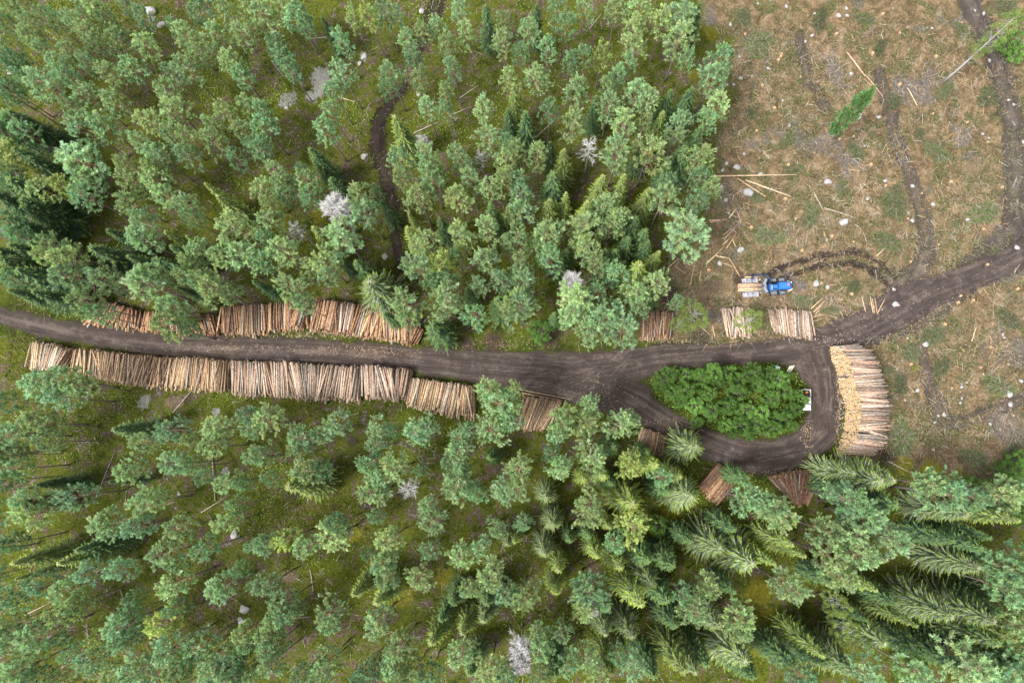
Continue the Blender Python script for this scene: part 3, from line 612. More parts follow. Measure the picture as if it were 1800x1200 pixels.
TILES[(0, 200)] = "q60,60,90 s100,250,110 p40,420,95 s150,600,110 q60,760,90 s200,900,100 p30,1050,90 q110,1160,85 s60,1240,80"
TILES[(-10, 690)] = "q60,60,90 p80,420,90 q50,620,85 s100,800,90"
LONE = [("v", 1526, 165, 70, 23.5), ("m", 1797, 22, 66, 21), ("b", 1775, 75, 80, 5), ("b", 1788, 95, 60, 4)]
THICKET = [(1165, 668, 75), (1180, 690, 70), (1178, 655, 70), (1205, 658, 75), (1205, 685, 80), (1232, 662, 75), (1195, 705, 60), (1222, 712, 75), (1245, 690, 80), (1250, 655, 78), (1225, 740, 50), (1258, 668, 70), (1275, 655, 75), (1300, 665, 80),
           (1250, 722, 75), (1278, 712, 85), (1295, 690, 85), (1322, 655, 80), (1335, 675, 80), (1310, 720, 85), (1275, 745, 70), (1300, 748, 75), (1330, 745, 80), (1350, 655, 80), (1370, 665, 75), (1378, 688, 75), (1355, 700, 75), (1340, 725, 70),
           (1360, 752, 65), (1375, 735, 80), (1392, 720, 70), (1390, 748, 55), (1406, 703, 62), (1412, 702, 42), (1402, 690, 40), (1318, 764, 50), (1290, 762, 40), (1385, 660, 50)]
TREES = []; PINES = []
MARKS = [((1342, 503), 'the blue forwarder'), ((330, 655), 'the long log stack'), ((560, 668), 'the long log stack'), ((775, 695), 'the pale log stack'), ((640, 560), 'the northern log stack'), ((470, 560), 'the northern log stack'),
         ((1157, 570), 'the square log stack'), ((1520, 700), 'the big curved log stack'), ((1262, 848), 'the reddish log stack'), ((1400, 855), 'the fan-shaped log stack'), ((668, 240), 'the muddy forest trail'), ((692, 370), 'the muddy forest trail'), ((104, 385), 'the pale lichen outcrop'), ((1417, 700), 'the white pickup')]
used_labels = set()
def where(px, py):
    best = min(MARKS, key=lambda m: math.hypot(m[0][0]-px, m[0][1]-py)); d = math.hypot(best[0][0]-px, best[0][1]-py)
    if d < 75: return 'beside '+best[1]
    if px > 1290 and py < 560: return 'in the clearing'
    if py < 600: return 'north of the road' if px < 1240 else 'by the clearing'
    return 'south of the road' if px < 1240 else 'in the southeast'
def spot(px, py):
    a = max(0, min(100, px/18)); b = max(0, min(100, py/12))
    return round(a), round(b)
def uniq(pre, px, py, plc=None):
    a, b = spot(px, py); plc = where(px, py) if plc is None else plc
    l = f"{pre} {plc}, {a}% across, {b}% down the photo"
    if l in used_labels:
        a2, b2 = round(px/18, 1), round(py/12, 1); l = f"{pre} {plc}, {a2}% across, {b2}% down the photo"
    used_labels.add(l); return l
KINDS = {'p': ('pine_tree', 'pine', 'pines of the forest'), 's': ('spruce_tree', 'spruce', 'spruces of the forest'), 'b': ('broadleaf_tree', 'leafy tree', 'leafy trees and bushes'), 'n': ('birch_tree', 'birch', 'birches'), 'd': ('dead_tree', 'dead tree', 'bare dead trees'), 'k': ('dead_tree', 'dead tree', 'bare dead trees')}
def add_tree(kind, px, py, r4, hh=None):
    pk = 'p' if kind in 'pql' else kind; kk = kind; kind = {'v': 'p', 'm': 'n'}.get(kind, kind)
    tm, cm, R0, h0 = random.choice(PROTO[pk])
    south = px > 1120 and py > 840
    if hh is None:
        if pk == 'p': hh = (13.5 if px < 550 and py < 360 else 14.3 if py < 250 else 14.8 if px < 900 and py > 640 else 16.0)+random.random()*2+max(-20, min(40, r4-90))*.03+(1.0 if south else 0)
        elif kind == 's': hh = 9.6+r4*.045+random.random()*1.5+(.8 if south else 0)
        elif kind == 'y': hh = 12+r4*.035+random.random()*1.5+(3.5 if south else 0)
        elif kind == 'w': hh = 14.5+(2.5 if px > 1600 else .5 if south else 0)+random.random()
        elif kind == 'b': hh = 4.0+r4*.02
        elif kind == 'n': hh = 11
        elif kind == 'k': hh = 15
        else: hh = 17
    tip = kk in 'sywvm'
    zc = hh*.97 if tip else (hh*.55 if kind == 'b' else hh*.83)
    p = W(px, py, zc); rm = (.9 if pk == 'p' and px < 1000 and py > 700 else 1)*r4/4/(FPX/(CAM_H-zc))*((1.12 if kind == 'y' or not south else 1.3) if tip else .88)
    if kind == 'w': rm *= 1.2; hh *= .95
    if kind in 'dk': rm *= 1.3
    sxy = rm/R0; sz = hh/h0
    z = zt(p.x, p.y)-.05
    size = 'small' if r4 < 70 else 'mid-sized' if r4 < 100 else 'broad' if r4 < 130 else 'very broad'
    tone = {'p': 'grey-green', 'q': 'dark bluish-green', 'l': 'yellowish-green', 's': 'dark green', 'y': 'yellow-green', 'w': 'pale-branched', 'b': 'bright green', 'n': 'light green', 'd': 'whitish', 'k': 'sparse grey'}[kind]
    nm, cat, grp = KINDS['p' if kind in 'pql' else 's' if kind in 'syw' else kind]
    lab = uniq(f"{size} {tone} {'dead tree' if cat == 'dead tree' else cat}", px, py)
    rot = random.random()*6.28
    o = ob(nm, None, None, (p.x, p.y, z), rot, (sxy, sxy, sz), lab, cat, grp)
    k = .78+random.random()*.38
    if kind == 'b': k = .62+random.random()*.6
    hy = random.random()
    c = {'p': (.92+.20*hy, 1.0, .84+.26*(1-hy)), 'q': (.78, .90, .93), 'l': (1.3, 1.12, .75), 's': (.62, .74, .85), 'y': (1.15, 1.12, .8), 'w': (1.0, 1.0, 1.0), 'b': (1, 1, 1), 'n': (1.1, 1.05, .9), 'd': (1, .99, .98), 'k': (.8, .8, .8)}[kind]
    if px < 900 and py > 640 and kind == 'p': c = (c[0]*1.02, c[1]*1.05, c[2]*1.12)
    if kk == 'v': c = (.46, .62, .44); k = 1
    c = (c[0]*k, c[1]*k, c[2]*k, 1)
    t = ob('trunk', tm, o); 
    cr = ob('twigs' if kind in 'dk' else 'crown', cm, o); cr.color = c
    if kind in 'pql' and kk != 'v': PINES.append((r4*(.3 if not (0 < px < 1800 and 0 < py < 1200) else 1), o, t, cr))
    TREES.append((p.x, p.y, rm))
for (ox, oy), txt in TILES.items():
    for e in txt.split():
        k = e[0]; x, y, r = map(float, e[1:].split(','))
        add_tree(k, ox+x/4, oy+y/4, r)
for k, x, y, r, h in LONE: add_tree(k, x, y, r, h)
KINDS['b'] = ('young_birch', 'young birch', 'thicket inside the turning loop')
_w = where
where = lambda px, py: 'inside the loop'
for x, y, r in THICKET: add_tree('b', x, y+1, r*random.uniform(.72, 1.0), random.uniform(2.8, 6.4))
where = _w
# past 300 pines: the ones that show smallest become one object
PINES.sort(key=lambda e: -e[0]); small = PINES[299:]
if small:
    fq = []; fc = []; tv = []; tf = []
    bpy.context.view_layer.update()
    for _, o, t, cr in small:
        M = np.array(o.matrix_world); me = cr.data; n = len(me.vertices)
        co = np.empty(n*3, np.float32); me.vertices.foreach_get('co', co); co = co.reshape(-1, 4, 3)
        cl = np.empty(n*4, np.float32); me.color_attributes['col'].data.foreach_get('color', cl); cl = cl.reshape(-1, 4, 4)[:, 0, :3]
        k = rng.random(len(co)) < .8; co = co[k]; cl = cl[k]*np.array(cr.color)[:3]
        fq.append(co @ M[:3, :3].T+M[:3, 3]); fc.append(np.clip(cl, .005, .95))
        me = t.data; b0 = len(tv); tv += [tuple(o.matrix_world @ v.co) for v in me.vertices]; tf += [tuple(b0+i for i in p.vertices) for p in me.polygons]
        for x in (t, cr, o): bpy.data.objects.remove(x)
    sp = Soup()
    for q, c in zip(fq, fc): sp.add(q, c)
    sm = ob('background_pines', None, None, kind='stuff', label='remaining smaller pines scattered among the larger ones', cat='pines')
    ob('crowns', sp.mesh('crowns', M_FOL), sm, kind='stuff')
    me = bpy.data.meshes.new('trunks'); me.from_pydata(tv, [], tf); me.materials.append(M_PINEBARK); ob('trunks', me, sm, kind='stuff')
print('TREES', len(TREES), len(small))

# ------------------------------------------------------------------ logs
TONES = {'pale': [(0.504, 0.352, 0.213), (0.554, 0.408, 0.258), (0.420, 0.272, 0.167), (0.370, 0.256, 0.190), (0.571, 0.440, 0.289)], 'mid': [(0.437, 0.296, 0.175), (0.521, 0.368, 0.228), (0.353, 0.216, 0.129), (0.319, 0.208, 0.144), (0.554, 0.416, 0.274)],
         'red': [(0.340, 0.184, 0.102), (0.420, 0.242, 0.132), (0.270, 0.145, 0.085), (0.210, 0.136, 0.102), (0.500, 0.330, 0.187)], 'dark': [(0.200, 0.097, 0.060), (0.280, 0.145, 0.085), (0.140, 0.078, 0.051), (0.420, 0.272, 0.145)], 'pink': [(0.454, 0.320, 0.236), (0.521, 0.392, 0.296), (0.370, 0.248, 0.182), (0.386, 0.328, 0.281)], 'grey': [(0.353, 0.304, 0.266), (0.420, 0.368, 0.319)]}
def lerp_poly(P, u):
    t = u*(len(P)-1); i = min(int(t), len(P)-2); f = t-i
    return P[i].lerp(P[i+1], f)
# label phrase, north/west ends, south/east ends (px of the top layer), height, log radius, tone, shift of lower layers (m, toward first ends), layers
STACKS = [
 ('pale log on the westernmost southern stack', [(47, 601), (90, 606), (121, 616)], [(45, 645), (78, 648), (108, 641)], 2.2, .125, 'pale', .02),
 ('tan log on the long southern stack', [(131, 614), (170, 617), (230, 625), (300, 630), (350, 630), (400, 636)], [(124, 652), (172, 661), (220, 673), (290, 680), (342, 682), (395, 684)], 2.3, .12, 'mid', .02),
 ('tan log on the middle southern stack', [(402, 635), (450, 637), (505, 637), (570, 643), (632, 646)], [(403, 690), (448, 692), (518, 697), (560, 699), (628, 701)], 2.5, .135, 'pink', .01),
 ('thick log on the short southern stack', [(634, 642), (680, 646), (719, 651)], [(637, 696), (680, 700), (714, 699)], 2.6, .16, 'pink', .01),
 ('clean pale log on the stack offset below the road', [(718, 665), (760, 670), (800, 675), (831, 681)], [(711, 709), (750, 720), (790, 727), (833, 733)], 2.3, .135, 'pale', .01),
 ('log on the stack half hidden by pines', [(921, 698), (950, 702), (990, 708)], [(903, 750), (930, 753), (962, 752)], 2.2, .125, 'mid', .02),
 ('log on the small stack west of the big spruce', [(1128, 753), (1155, 762), (1179, 770)], [(1120, 781), (1145, 792), (1163, 800)], 2.0, .13, 'red', .02),
 ('dark reddish log on the slanting stack', [(1262, 813), (1297, 845)], [(1232, 853), (1268, 890)], 2.3, .14, 'dark', .03),
 ('reddish log on the fan-shaped stack', [(1357, 842), (1400, 832), (1447, 822)], [(1385, 870), (1408, 885), (1433, 882)], 2.4, .13, 'dark', .03),
 ('brown log on the shaded northwest stack', [(172, 528), (243, 546)], [(143, 566), (243, 576)], 2.0, .14, 'red', .0),
 ('brown log on the northern stack under a pine', [(247, 547), (300, 548), (383, 555)], [(241, 578), (300, 580), (383, 585)], 2.0, .14, 'red', .0),
 ('light brown log on the northern stack', [(388, 540), (440, 536), (500, 533), (540, 530)], [(382, 583), (437, 585), (497, 578), (535, 574)], 2.2, .14, 'red', .0),
 ('reddish brown log on the tall northern stack', [(545, 526), (590, 530), (650, 537), (690, 545), (740, 577)], [(540, 577), (588, 580), (640, 590), (688, 596), (731, 601)], 2.7, .145, 'red', .02),
 ('log on the small square stack under the pines', [(1132, 548), (1182, 547)], [(1130, 593), (1184, 590)], 2.0, .125, 'red', .0),
 ('pale log on the stack under the leaning birch', [(1272, 542), (1325, 541)], [(1279, 592), (1325, 587)], 1.4, .15, 'pink', .0),
 ('pale log on the stack below the forwarder', [(1352, 541), (1400, 545), (1427, 547)], [(1362, 578), (1400, 590), (1432, 590)], 1.5, .14, 'pink', .0),
 ('pinkish log on the big curved stack', [(1480, 604), (1494, 640), (1506, 680), (1515, 715), (1511, 760), (1490, 803)], [(1524, 597), (1546, 640), (1557, 685), (1563, 720), (1560, 765), (1545, 806)], 4.8, .145, 'pink', .03),
]
cands = []; rest = Solid()
def add_log(s, a, b, r, tone, n=8):
    m_ = a.lerp(b, .5)+Vector((random.gauss(0, .02), random.gauss(0, .02), random.gauss(0, .02)))
    s.tube([a, m_, b], [r*1.06, r, r*.9], n, 0, 1, tone, random.random()*50)
for label, N_, S_, hgt, rad, tone, shift in STACKS:
    P = [W(a, b, hgt) for a, b in N_]; Q = [W(a, b, hgt) for a, b in S_]
    L = max(sum((p-q).length for p, q in zip(P, P[1:])), sum((p-q).length for p, q in zip(Q, Q[1:])))
    ncol = max(4, int(L/(rad*2.22))); lay = int(hgt/(rad*1.78))
    grp = 0.0; xo = random.random()*100
    for i in range(ncol):
        if random.random() < .12: grp = random.gauss(0, .26)
        for j in range(lay):
            u = (i+.5+(.5 if j % 2 else 0))/ncol
            if u > 1: continue
            edge = min(u, 1-u)*L
            top = hgt*(min(1, .3+edge/3.2) if hgt > 4 else min(1, .45+edge/1.3))+(float(vnoise(u*L+xo, 3.3, 2.4))-.5)*(.4 if hgt > 4 else .8)
            z = top-rad-j*rad*1.78
            if z < rad: z = rad if j == 0 else -1
            if z < 0: break
            jt = random.gauss(0, .012); a = lerp_poly(P, min(1, max(0, u+jt*.5))); b = lerp_poly(Q, min(1, max(0, u-jt*.5)))
            ax = (b-a); ln = ax.length; ax = ax/ln; perp = Vector((-ax.y, ax.x, 0))
            z += random.gauss(0, .045); a = Vector((a.x, a.y, z)); b = Vector((b.x, b.y, z))
            big = hgt > 4; sh = ax*(-shift*j+(0 if big else random.gauss(0, .10))); e1 = random.gauss(0, .05 if big else .10); e2 = random.gauss(0, .28)
            a = a+sh-ax*e1+perp*(grp+random.gauss(0, .03)); b = b+sh+ax*(e2)-perp*(grp*.6)+Vector((0, 0, random.gauss(0, .03)))
            r = rad*random.choice((.62, .76, .88, 1, 1.08, 1.25)); tn = random.choice(TONES['grey' if random.random() < .1 else tone]); k = (.6+random.random()*.58)*(.5 if random.random() < .14 else 1); tn = tuple(min(.85, x*k) for x in tn)
            if j < 1 and i % 2 == 0: cands.append((ln*r, label, a, b, r, tn))
            else: add_log(rest, a, b, r, tn, 7)
        if random.random() < .10:                          # an odd log lying askew on top
            a = lerp_poly(P, min(1, u)); b = lerp_poly(Q, min(1, max(0, u+random.gauss(0, .5/L))))
            cands.append((9 if len(cands) % 3 else 0, label, Vector((a.x, a.y, hgt+.12)), Vector((b.x, b.y, hgt+.16)), rad*.9, random.choice(TONES[tone])))
def log_object(a, b, r, tn, label, name='log', cat='log', group='logs in the roadside stacks', n=8):
    c = a.lerp(b, .5); s = Solid(); add_log(s, a-c, b-c, r, tn, n)
    return ob(name, s.mesh(name, [M_LOG, M_END], True), None, c, 0, None, label, cat, group)
LOOSE = [(1246, 388, 1264, 387, 'p'), (1248, 391, 1276, 386, 'p'), (1281, 384, 1293, 368, 'p'), (1296, 374, 1302, 392, 'p'), (1272, 413, 1284, 403, 'p'), (1272, 421, 1298, 393, 'p'), (1270, 431, 1286, 415, 'p'), (1277, 436, 1295, 409, 'p'), (1287, 420, 1292, 433, 'p'),
 (1241, 464, 1272, 434, 'p'), (1258, 450, 1279, 454, 'p'), (1280, 453, 1300, 486, 'p'), (1272, 463, 1289, 470, 'p'), (1310, 391, 1319, 394, 'p'), (1252, 311, 1400, 308, 'p'), (1296, 314, 1346, 346, 'p'), (1310, 317, 1390, 346, 'p'), (1200, 463, 1225, 469, 'p'), (1222, 457, 1213, 500, 'p'),
 (1232, 475, 1229, 493, 'p'), (1173, 472, 1192, 455, 'p'), (1185, 467, 1206, 482, 'p'), (1429, 338, 1447, 371, 'g'), (1448, 366, 1505, 384, 'g'), (1503, 394, 1514, 402, 'g'), (1517, 408, 1523, 426, 'g'), (1425, 543, 1446, 524, 'p'), (1429, 549, 1450, 528, 'p'),
 (1431, 556, 1446, 533, 'p'), (1428, 558, 1446, 552, 'p'), (1430, 565, 1449, 558, 'p'), (1514, 522, 1521, 548, 'p'), (1529, 522, 1534, 550, 'p'), (1533, 524, 1537, 550, 'p'), (1537, 524, 1541, 549, 'p'), (1554, 527, 1541, 552, 'p'), (801, 572, 802, 614, 'p'), (1224, 568, 1247, 588, 'p'), (1252, 572, 1256, 592, 'p'),
 (912, 684, 1005, 702, 'p'), (915, 690, 988, 704, 'p'), (553, 581, 602, 588, 'p'), (640, 592, 700, 601, 'p'), (1488, 92, 1520, 135, 'p'), (1520, 133, 1551, 171, 'p'), (1595, 155, 1612, 186, 'p'), (345, 678, 305, 725, 'g'),
 (165, 885, 202, 793, 'g'), (220, 890, 223, 860, 'g'), (355, 900, 405, 868, 'g'), (374, 800, 379, 880, 'g'), (540, 69, 585, 66, 'g'), (595, 172, 625, 180, 'p'), (808, 174, 842, 151, 'g'), (795, 202, 832, 187, 'g'), (933, 250, 975, 212, 'g'), (1036, 52, 1058, 25, 'g'),
 (725, 235, 775, 213, 'g'), (45, 1080, 90, 1058, 'g'), (213, 1035, 222, 1068, 'g'), (152, 1095, 157, 1140, 'g'), (546, 1000, 551, 1038, 'g'), (515, 1086, 546, 1083, 'g'), (52, 355, 60, 430, 'g'), (478, 108, 500, 137, 'g'), (1540, 450, 1555, 436, 'p'), (1715, 575, 1707, 600, 'p'), (1560, 810, 1600, 830, 'g')]
for q, (x0, y0, x1, y1, c) in enumerate(LOOSE):
    a = G(x0, y0); b = G(x1, y1); L = (a-b).length; r = min(.11, .05+L*.010) if L < 8 else .08
    if c == 'g': r *= .8
    if 1245 < x0 < 1310 and y0 < 500: r = .10
    rr = r+.03+(q % 3)*.05; a.z += rr; b.z += rr
    nm = 'pale' if c == 'p' else 'grey weathered'; ll = 'long thin' if L > 6 else 'short'
    log_object(a, b, r, random.choice(TONES['pale' if c == 'p' else 'grey']), uniq(f"{ll} {nm} log lying", (x0+x1)/2, (y0+y1)/2, ('in the clearing' if x0 > 1240 and y0 < 600 else 'on the forest floor' if c == 'g' else 'near the road')), 'loose_log', 'log', 'loose logs on the ground', 6)
cands.sort(key=lambda t: -t[0]); NIND = 300-len(LOOSE)-8
for k, (s_, label, a, b, r, tn) in enumerate(cands):
    if k < NIND: log_object(a, b, r, tn, label, group=label+'s')
    else: add_log(rest, a, b, r, tn, 8)
ob('stacked_logs', rest.mesh('stacked_logs', [M_LOG, M_END], True), kind='stuff', label='remaining cut logs filling all the roadside stacks', cat='logs')
print('LOGS', len(cands))

# ------------------------------------------------------------------ rocks
def rock_mesh(seed):
    import bmesh
    bm = bmesh.new(); bmesh.ops.create_icosphere(bm, subdivisions=3, radius=1)
    rs = np.random.default_rng(seed); pl_ = [(norm(rs.normal(size=3)), .62+.3*rs.random()) for _ in range(9)]
    for v in bm.verts:
        p = np.array(v.co)
        for nrm, dd in pl_:
            t = p@nrm
            if t > dd: p = p-nrm*(t-dd)*.9
        p *= 1+.06*math.sin(5*p[0]+seed)+.05*math.sin(7*p[1]+2*seed); p[2] *= .6; v.co = p
    for f in bm.faces: f.smooth = True
    me = bpy.data.meshes.new('rock'); bm.to_mesh(me); bm.free(); me.materials.append(M_ROCK); return me
RM = [rock_mesh(i) for i in range(6)]
ROCKS = [(1316, 338, 10), (1295, 294, 7), (1483, 391, 9), (1302, 438, 7), (1575, 535, 7), (1571, 508, 4), (1382, 12, 4), (1488, 15, 4), (1432, 24, 3), (1489, 28, 4), (1474, 28, 5), (1428, 62, 4), (1416, 73, 3), (1545, 206, 4), (1496, 130, 4), (1511, 207, 4), (1740, 107, 4), (1729, 24, 4), (1455, 320, 7), (1525, 349, 4), (1556, 318, 4), (1640, 359, 4), (1700, 386, 4),
 (1788, 435, 5), (1604, 327, 4), (1597, 374, 3), (1603, 388, 4), (1627, 604, 6), (1613, 686, 4), (1772, 692, 7), (1775, 710, 5), (1792, 670, 4), (1660, 728, 4), (1650, 588, 3), (1762, 588, 3), (1774, 175, 3), (1783, 183, 3), (1284, 43, 4), (1270, 300, 4), (1277, 288, 4), (1308, 270, 3), (1337, 305, 4), (1276, 352, 4), (1268, 329, 4), (1265, 463, 5), (1434, 498, 6), (1455, 505, 4),
 (284, 43, 9), (266, 20, 13), (640, 100, 8), (632, 113, 6), (641, 276, 7), (677, 450, 7), (20, 125, 9), (735, 165, 6), (430, 1070, 9), (412, 938, 9), (425, 1090, 8), (504, 191, 5), (315, 867, 4), (742, 20, 6), (1650, 730, 3), (1644, 742, 3), (1690, 700, 3), (1690, 680, 3), (1700, 672, 2), (1688, 708, 3), (1740, 745, 3), (1800, 250, 4), (1388, 220, 3), (1350, 120, 3), (1300, 100, 3), (1302, 137, 4), (1322, 134, 3)]
rr_ = random.Random(5)
for _ in range(30):
    x, y = rr_.uniform(1265, 1795), rr_.uniform(5, 800)
    if 1300 < x < 1500 and y > 470 or x < 1570 and 560 < y: continue
    ROCKS.append((x, y, rr_.uniform(1.4, 3.0)))
for x, y, r in ROCKS:
    p = G(x, y); s = r/11.5*1.05; big = 'large' if r >= 7 else 'small' if r >= 3.5 else 'tiny'
    o = ob('rock', random.choice(RM), None, (p.x, p.y, p.z+s*.12), random.random()*6.28, (s, s*random.uniform(.65, .95), s*random.uniform(.7, 1.1)), uniq(f"{big} pale grey rock", x, y, 'on the cleared ground' if x > 1250 else 'on the forest floor'), 'rock', 'pale rocks lying on the ground')
    o.color = (1, 1, 1, .9 if x < 1000 else .3)

# ------------------------------------------------------------------ stumps
def stump_mesh(i):
    s = Solid(); h = .28+.1*rng.random(); s.tube([(0, 0, -.1), (0, 0, h*.4), (0, 0, h)], [.26, .19, .17], 10, 0, 1, (.30, .2, .14), i*3.1)
    for k in range(5):
        a = k*1.256+rng.random(); s.tube([(math.cos(a)*.12, math.sin(a)*.12, .12), (math.cos(a)*.36, math.sin(a)*.36, -.05)], [.07, .04], 5, 0, 0, (.28, .2, .15), k)
    return s.mesh('stump', [M_LOG, M_STUMP], True)
M_STUMP = simple('fresh_cut_wood', (.42, .25, .11), .8, 0, .45, 3)
SM = [stump_mesh(i) for i in range(4)]
STUMPS = [(1374, 95), (1368, 106), (1372, 100), (1532, 96), (1475, 245), (1557, 326), (1595, 385), (1728, 403), (1738, 172), (1787, 508), (1683, 532), (1688, 520), (1710, 528), (1723, 646), (1672, 682), (1590, 703), (1780, 730), (1443, 498), (1496, 517), (1500, 425), (1462, 415), (1398, 385), (1410, 440), (1620, 340), (1640, 200), (1550, 27), (1690, 40), (1580, 60), (1470, 60), (1407, 135), (1340, 150), (1385, 290), (1530, 290), (1600, 460), (1650, 430), (1735, 465), (1660, 570), (1740, 610), (1770, 640), (1640, 790), (1600, 640), (1547, 715), (1361, 190), (1330, 230), (1310, 60), (1700, 215), (1760, 330), (1670, 320), (1735, 250), (1320, 400), (1245, 475), (1380, 350), (1430, 270), (1500, 240), (1580, 150), (1645, 100)]
for x, y in STUMPS:
    p = G(x, y); s = random.uniform(.7, 1.35)
    ob('stump', random.choice(SM), None, p, random.random()*6.28, s, uniq('orange fresh-cut tree stump', x, y, 'in the clearing'), 'stump', 'fresh stumps in the clearing')

# ------------------------------------------------------------------ brash heaps
def brash_mesh(i, brown=False):
    sp = Soup(); n = 1500; a = rng.random(n)*6.28; rr = np.sqrt(rng.random(n))*(1+.2*np.sin(a*3+i)); z = (1-rr**2).clip(0)*.5*rng.random(n)
    p = np.stack([np.cos(a)*rr, np.sin(a)*rr, z+.03], -1); ori = rng.random()*3.14
    da = ori+rng.normal(size=n)*.9; d = norm(np.stack([np.cos(da), np.sin(da), rng.normal(size=n)*.25], -1))
    g = rng.random(n) < (.12 if brown else .62)
    c = np.where(g[:, None], jitter((.09, .135, .04), n, .3), jitter((.24, .18, .13) if not brown else (.30, .20, .13), n, .35))
    sp.add(blades(p, d, np.where(g, .10, .22)*(1+rng.random(n)), np.where(g, .05, .014), .5), c)
    m_ = 22; aa = rng.random(m_)*6.28; pp = np.stack([np.cos(aa)*.55*rng.random(m_), np.sin(aa)*.55*rng.random(m_), np.full(m_, .35)], -1)
    d2 = norm(np.stack([np.cos(aa), np.sin(aa), -.25*np.ones(m_)], -1)); sp.add(blades(pp, d2, .55, .022, .4), jitter((.36, .33, .28), m_, .2))
    return sp.mesh('brash_pile', M_COL)
BM = [brash_mesh(i) for i in range(6)]; BB = brash_mesh(9, True)
BRASH = [(1335, 80, 32, 0), (1570, 180, 18, 0), (1617, 235, 12, 0), (1645, 268, 27, 0), (1572, 358, 26, 0), (1545, 85, 18, 0), (1560, 425, 24, 0), (1730, 375, 25, 0), (1735, 170, 22, 0), (1655, 645, 26, 0), (1755, 680, 30, 0), (1582, 675, 24, 0), (1585, 770, 28, 0), (1712, 805, 28, 0), (1327, 347, 15, 0), (1350, 415, 30, 0), (1425, 378, 24, 0), (1440, 35, 24, 0), (1772, 562, 26, 0), (1703, 300, 16, 1), (1690, 50, 16, 0),
 (1385, 245, 22, 0), (1308, 30, 20, 0), (1500, 265, 20, 0), (1400, 300, 22, 0), (1470, 225, 20, 0), (1320, 200, 16, 0), (1480, 330, 14, 0), (1410, 530, 16, 0), (1250, 500, 22, 1), (1230, 530, 18, 1), (1660, 160, 18, 0), (1520, 35, 18, 0), (1640, 590, 20, 0), (1600, 620, 16, 0), (1780, 800, 22, 0), (1560, 650, 14, 0), (1500, 505, 18, 0), (1460, 545, 14, 0), (310, 705, 18, 1), (720, 130, 16, 1), (700, 20, 14, 1), (1680, 395, 12, 0), (1770, 15, 20, 0), (1748, 440, 12, 0),
 (510, 1012, 14, 1), (688, 1085, 12, 1), (610, 935, 12, 1), (860, 830, 12, 1), (410, 40, 10, 1), (395, 180, 12, 1), (90, 200, 14, 1), (1045, 10, 12, 1)]
for x, y, r, br in BRASH:
    p = G(x, y); s = r/11.5
    o = ob('brash_pile', BB if br else random.choice(BM), None, p, random.random()*6.28, (s*random.uniform(.9, 1.3), s*random.uniform(.5, .9), min(1.1, s*.6)), uniq(('brown' if br else 'green')+' heap of cut branches', x, y, 'on the ground'), 'branch heap', 'heaps of cut branches')
    k = random.uniform(.5, .85); o.color = (k, k, k, 1)

# ------------------------------------------------------------------ scattered ground litter
def scatter(n, x0, x1, y0, y1):
    return rng.uniform(x0, x1, n), rng.uniform(y0, y1, n)
def debris():
    sp = Soup(); x, y = scatter(60000, 18, 84, -22, 66); m = (clear_mask(x, y) < .5) & (road_sd(x, y)[0] > -.3); x, y = x[m], y[m]
    den = fbm(x, y, 5, 3); m = rng.random(len(x)) < .35+1.2*(den > .5); x, y = x[m], y[m]; n = len(x)
    a = rng.random(n)*3.14+fbm(x, y, 9, 2)*6; d = norm(np.stack([np.cos(a), np.sin(a), rng.normal(size=n)*.08], -1))
    l = .2+rng.random(n)**4*1.5; p = np.stack([x, y, height(x, y)+.05+.05*rng.random(n)], -1)
    pal = np.array([(.42, .30, .18), (.30, .22, .15), (.50, .40, .28), (.20, .15, .11), (.46, .43, .40), (.55, .33, .15), (.50, .42, .30)]); c = pal[rng.integers(0, len(pal), n)]*(.3+.55*rng.random((n, 1)))
    sp.add(blades(p, d, l, .035+.05*rng.random(n)*np.minimum(1, l), .6, up=np.tile([[0, 0, 1.]], (n, 1))+rng.normal(size=(n, 3))*.4), c)
    x, y = scatter(110000, 18, 84, -22, 66); m = (clear_mask(x, y) < 1) & (road_sd(x, y)[0] > 0); x, y = x[m], y[m]   # needle-bearing twigs
    den = fbm(x+31, y, 4.5, 4); m = rng.random(len(x)) < np.clip((den-.44)*7, 0.06, 1); x, y = x[m], y[m]; n = len(x)
    a = rng.random(n)*6.28; d = norm(np.stack([np.cos(a), np.sin(a), .2*rng.random(n)], -1)); p = np.stack([x, y, height(x, y)+.04+.16*rng.random(n)], -1)
    sp.add(blades(p, d, .16+.2*rng.random(n), .07+.05*rng.random(n), .4), jitter((.10, .105, .045), n, .35))
    return sp
ob('logging_debris', debris().mesh('logging_debris', M_COL), kind='stuff', label='twigs, chips and needles littering the cleared ground', cat='debris')
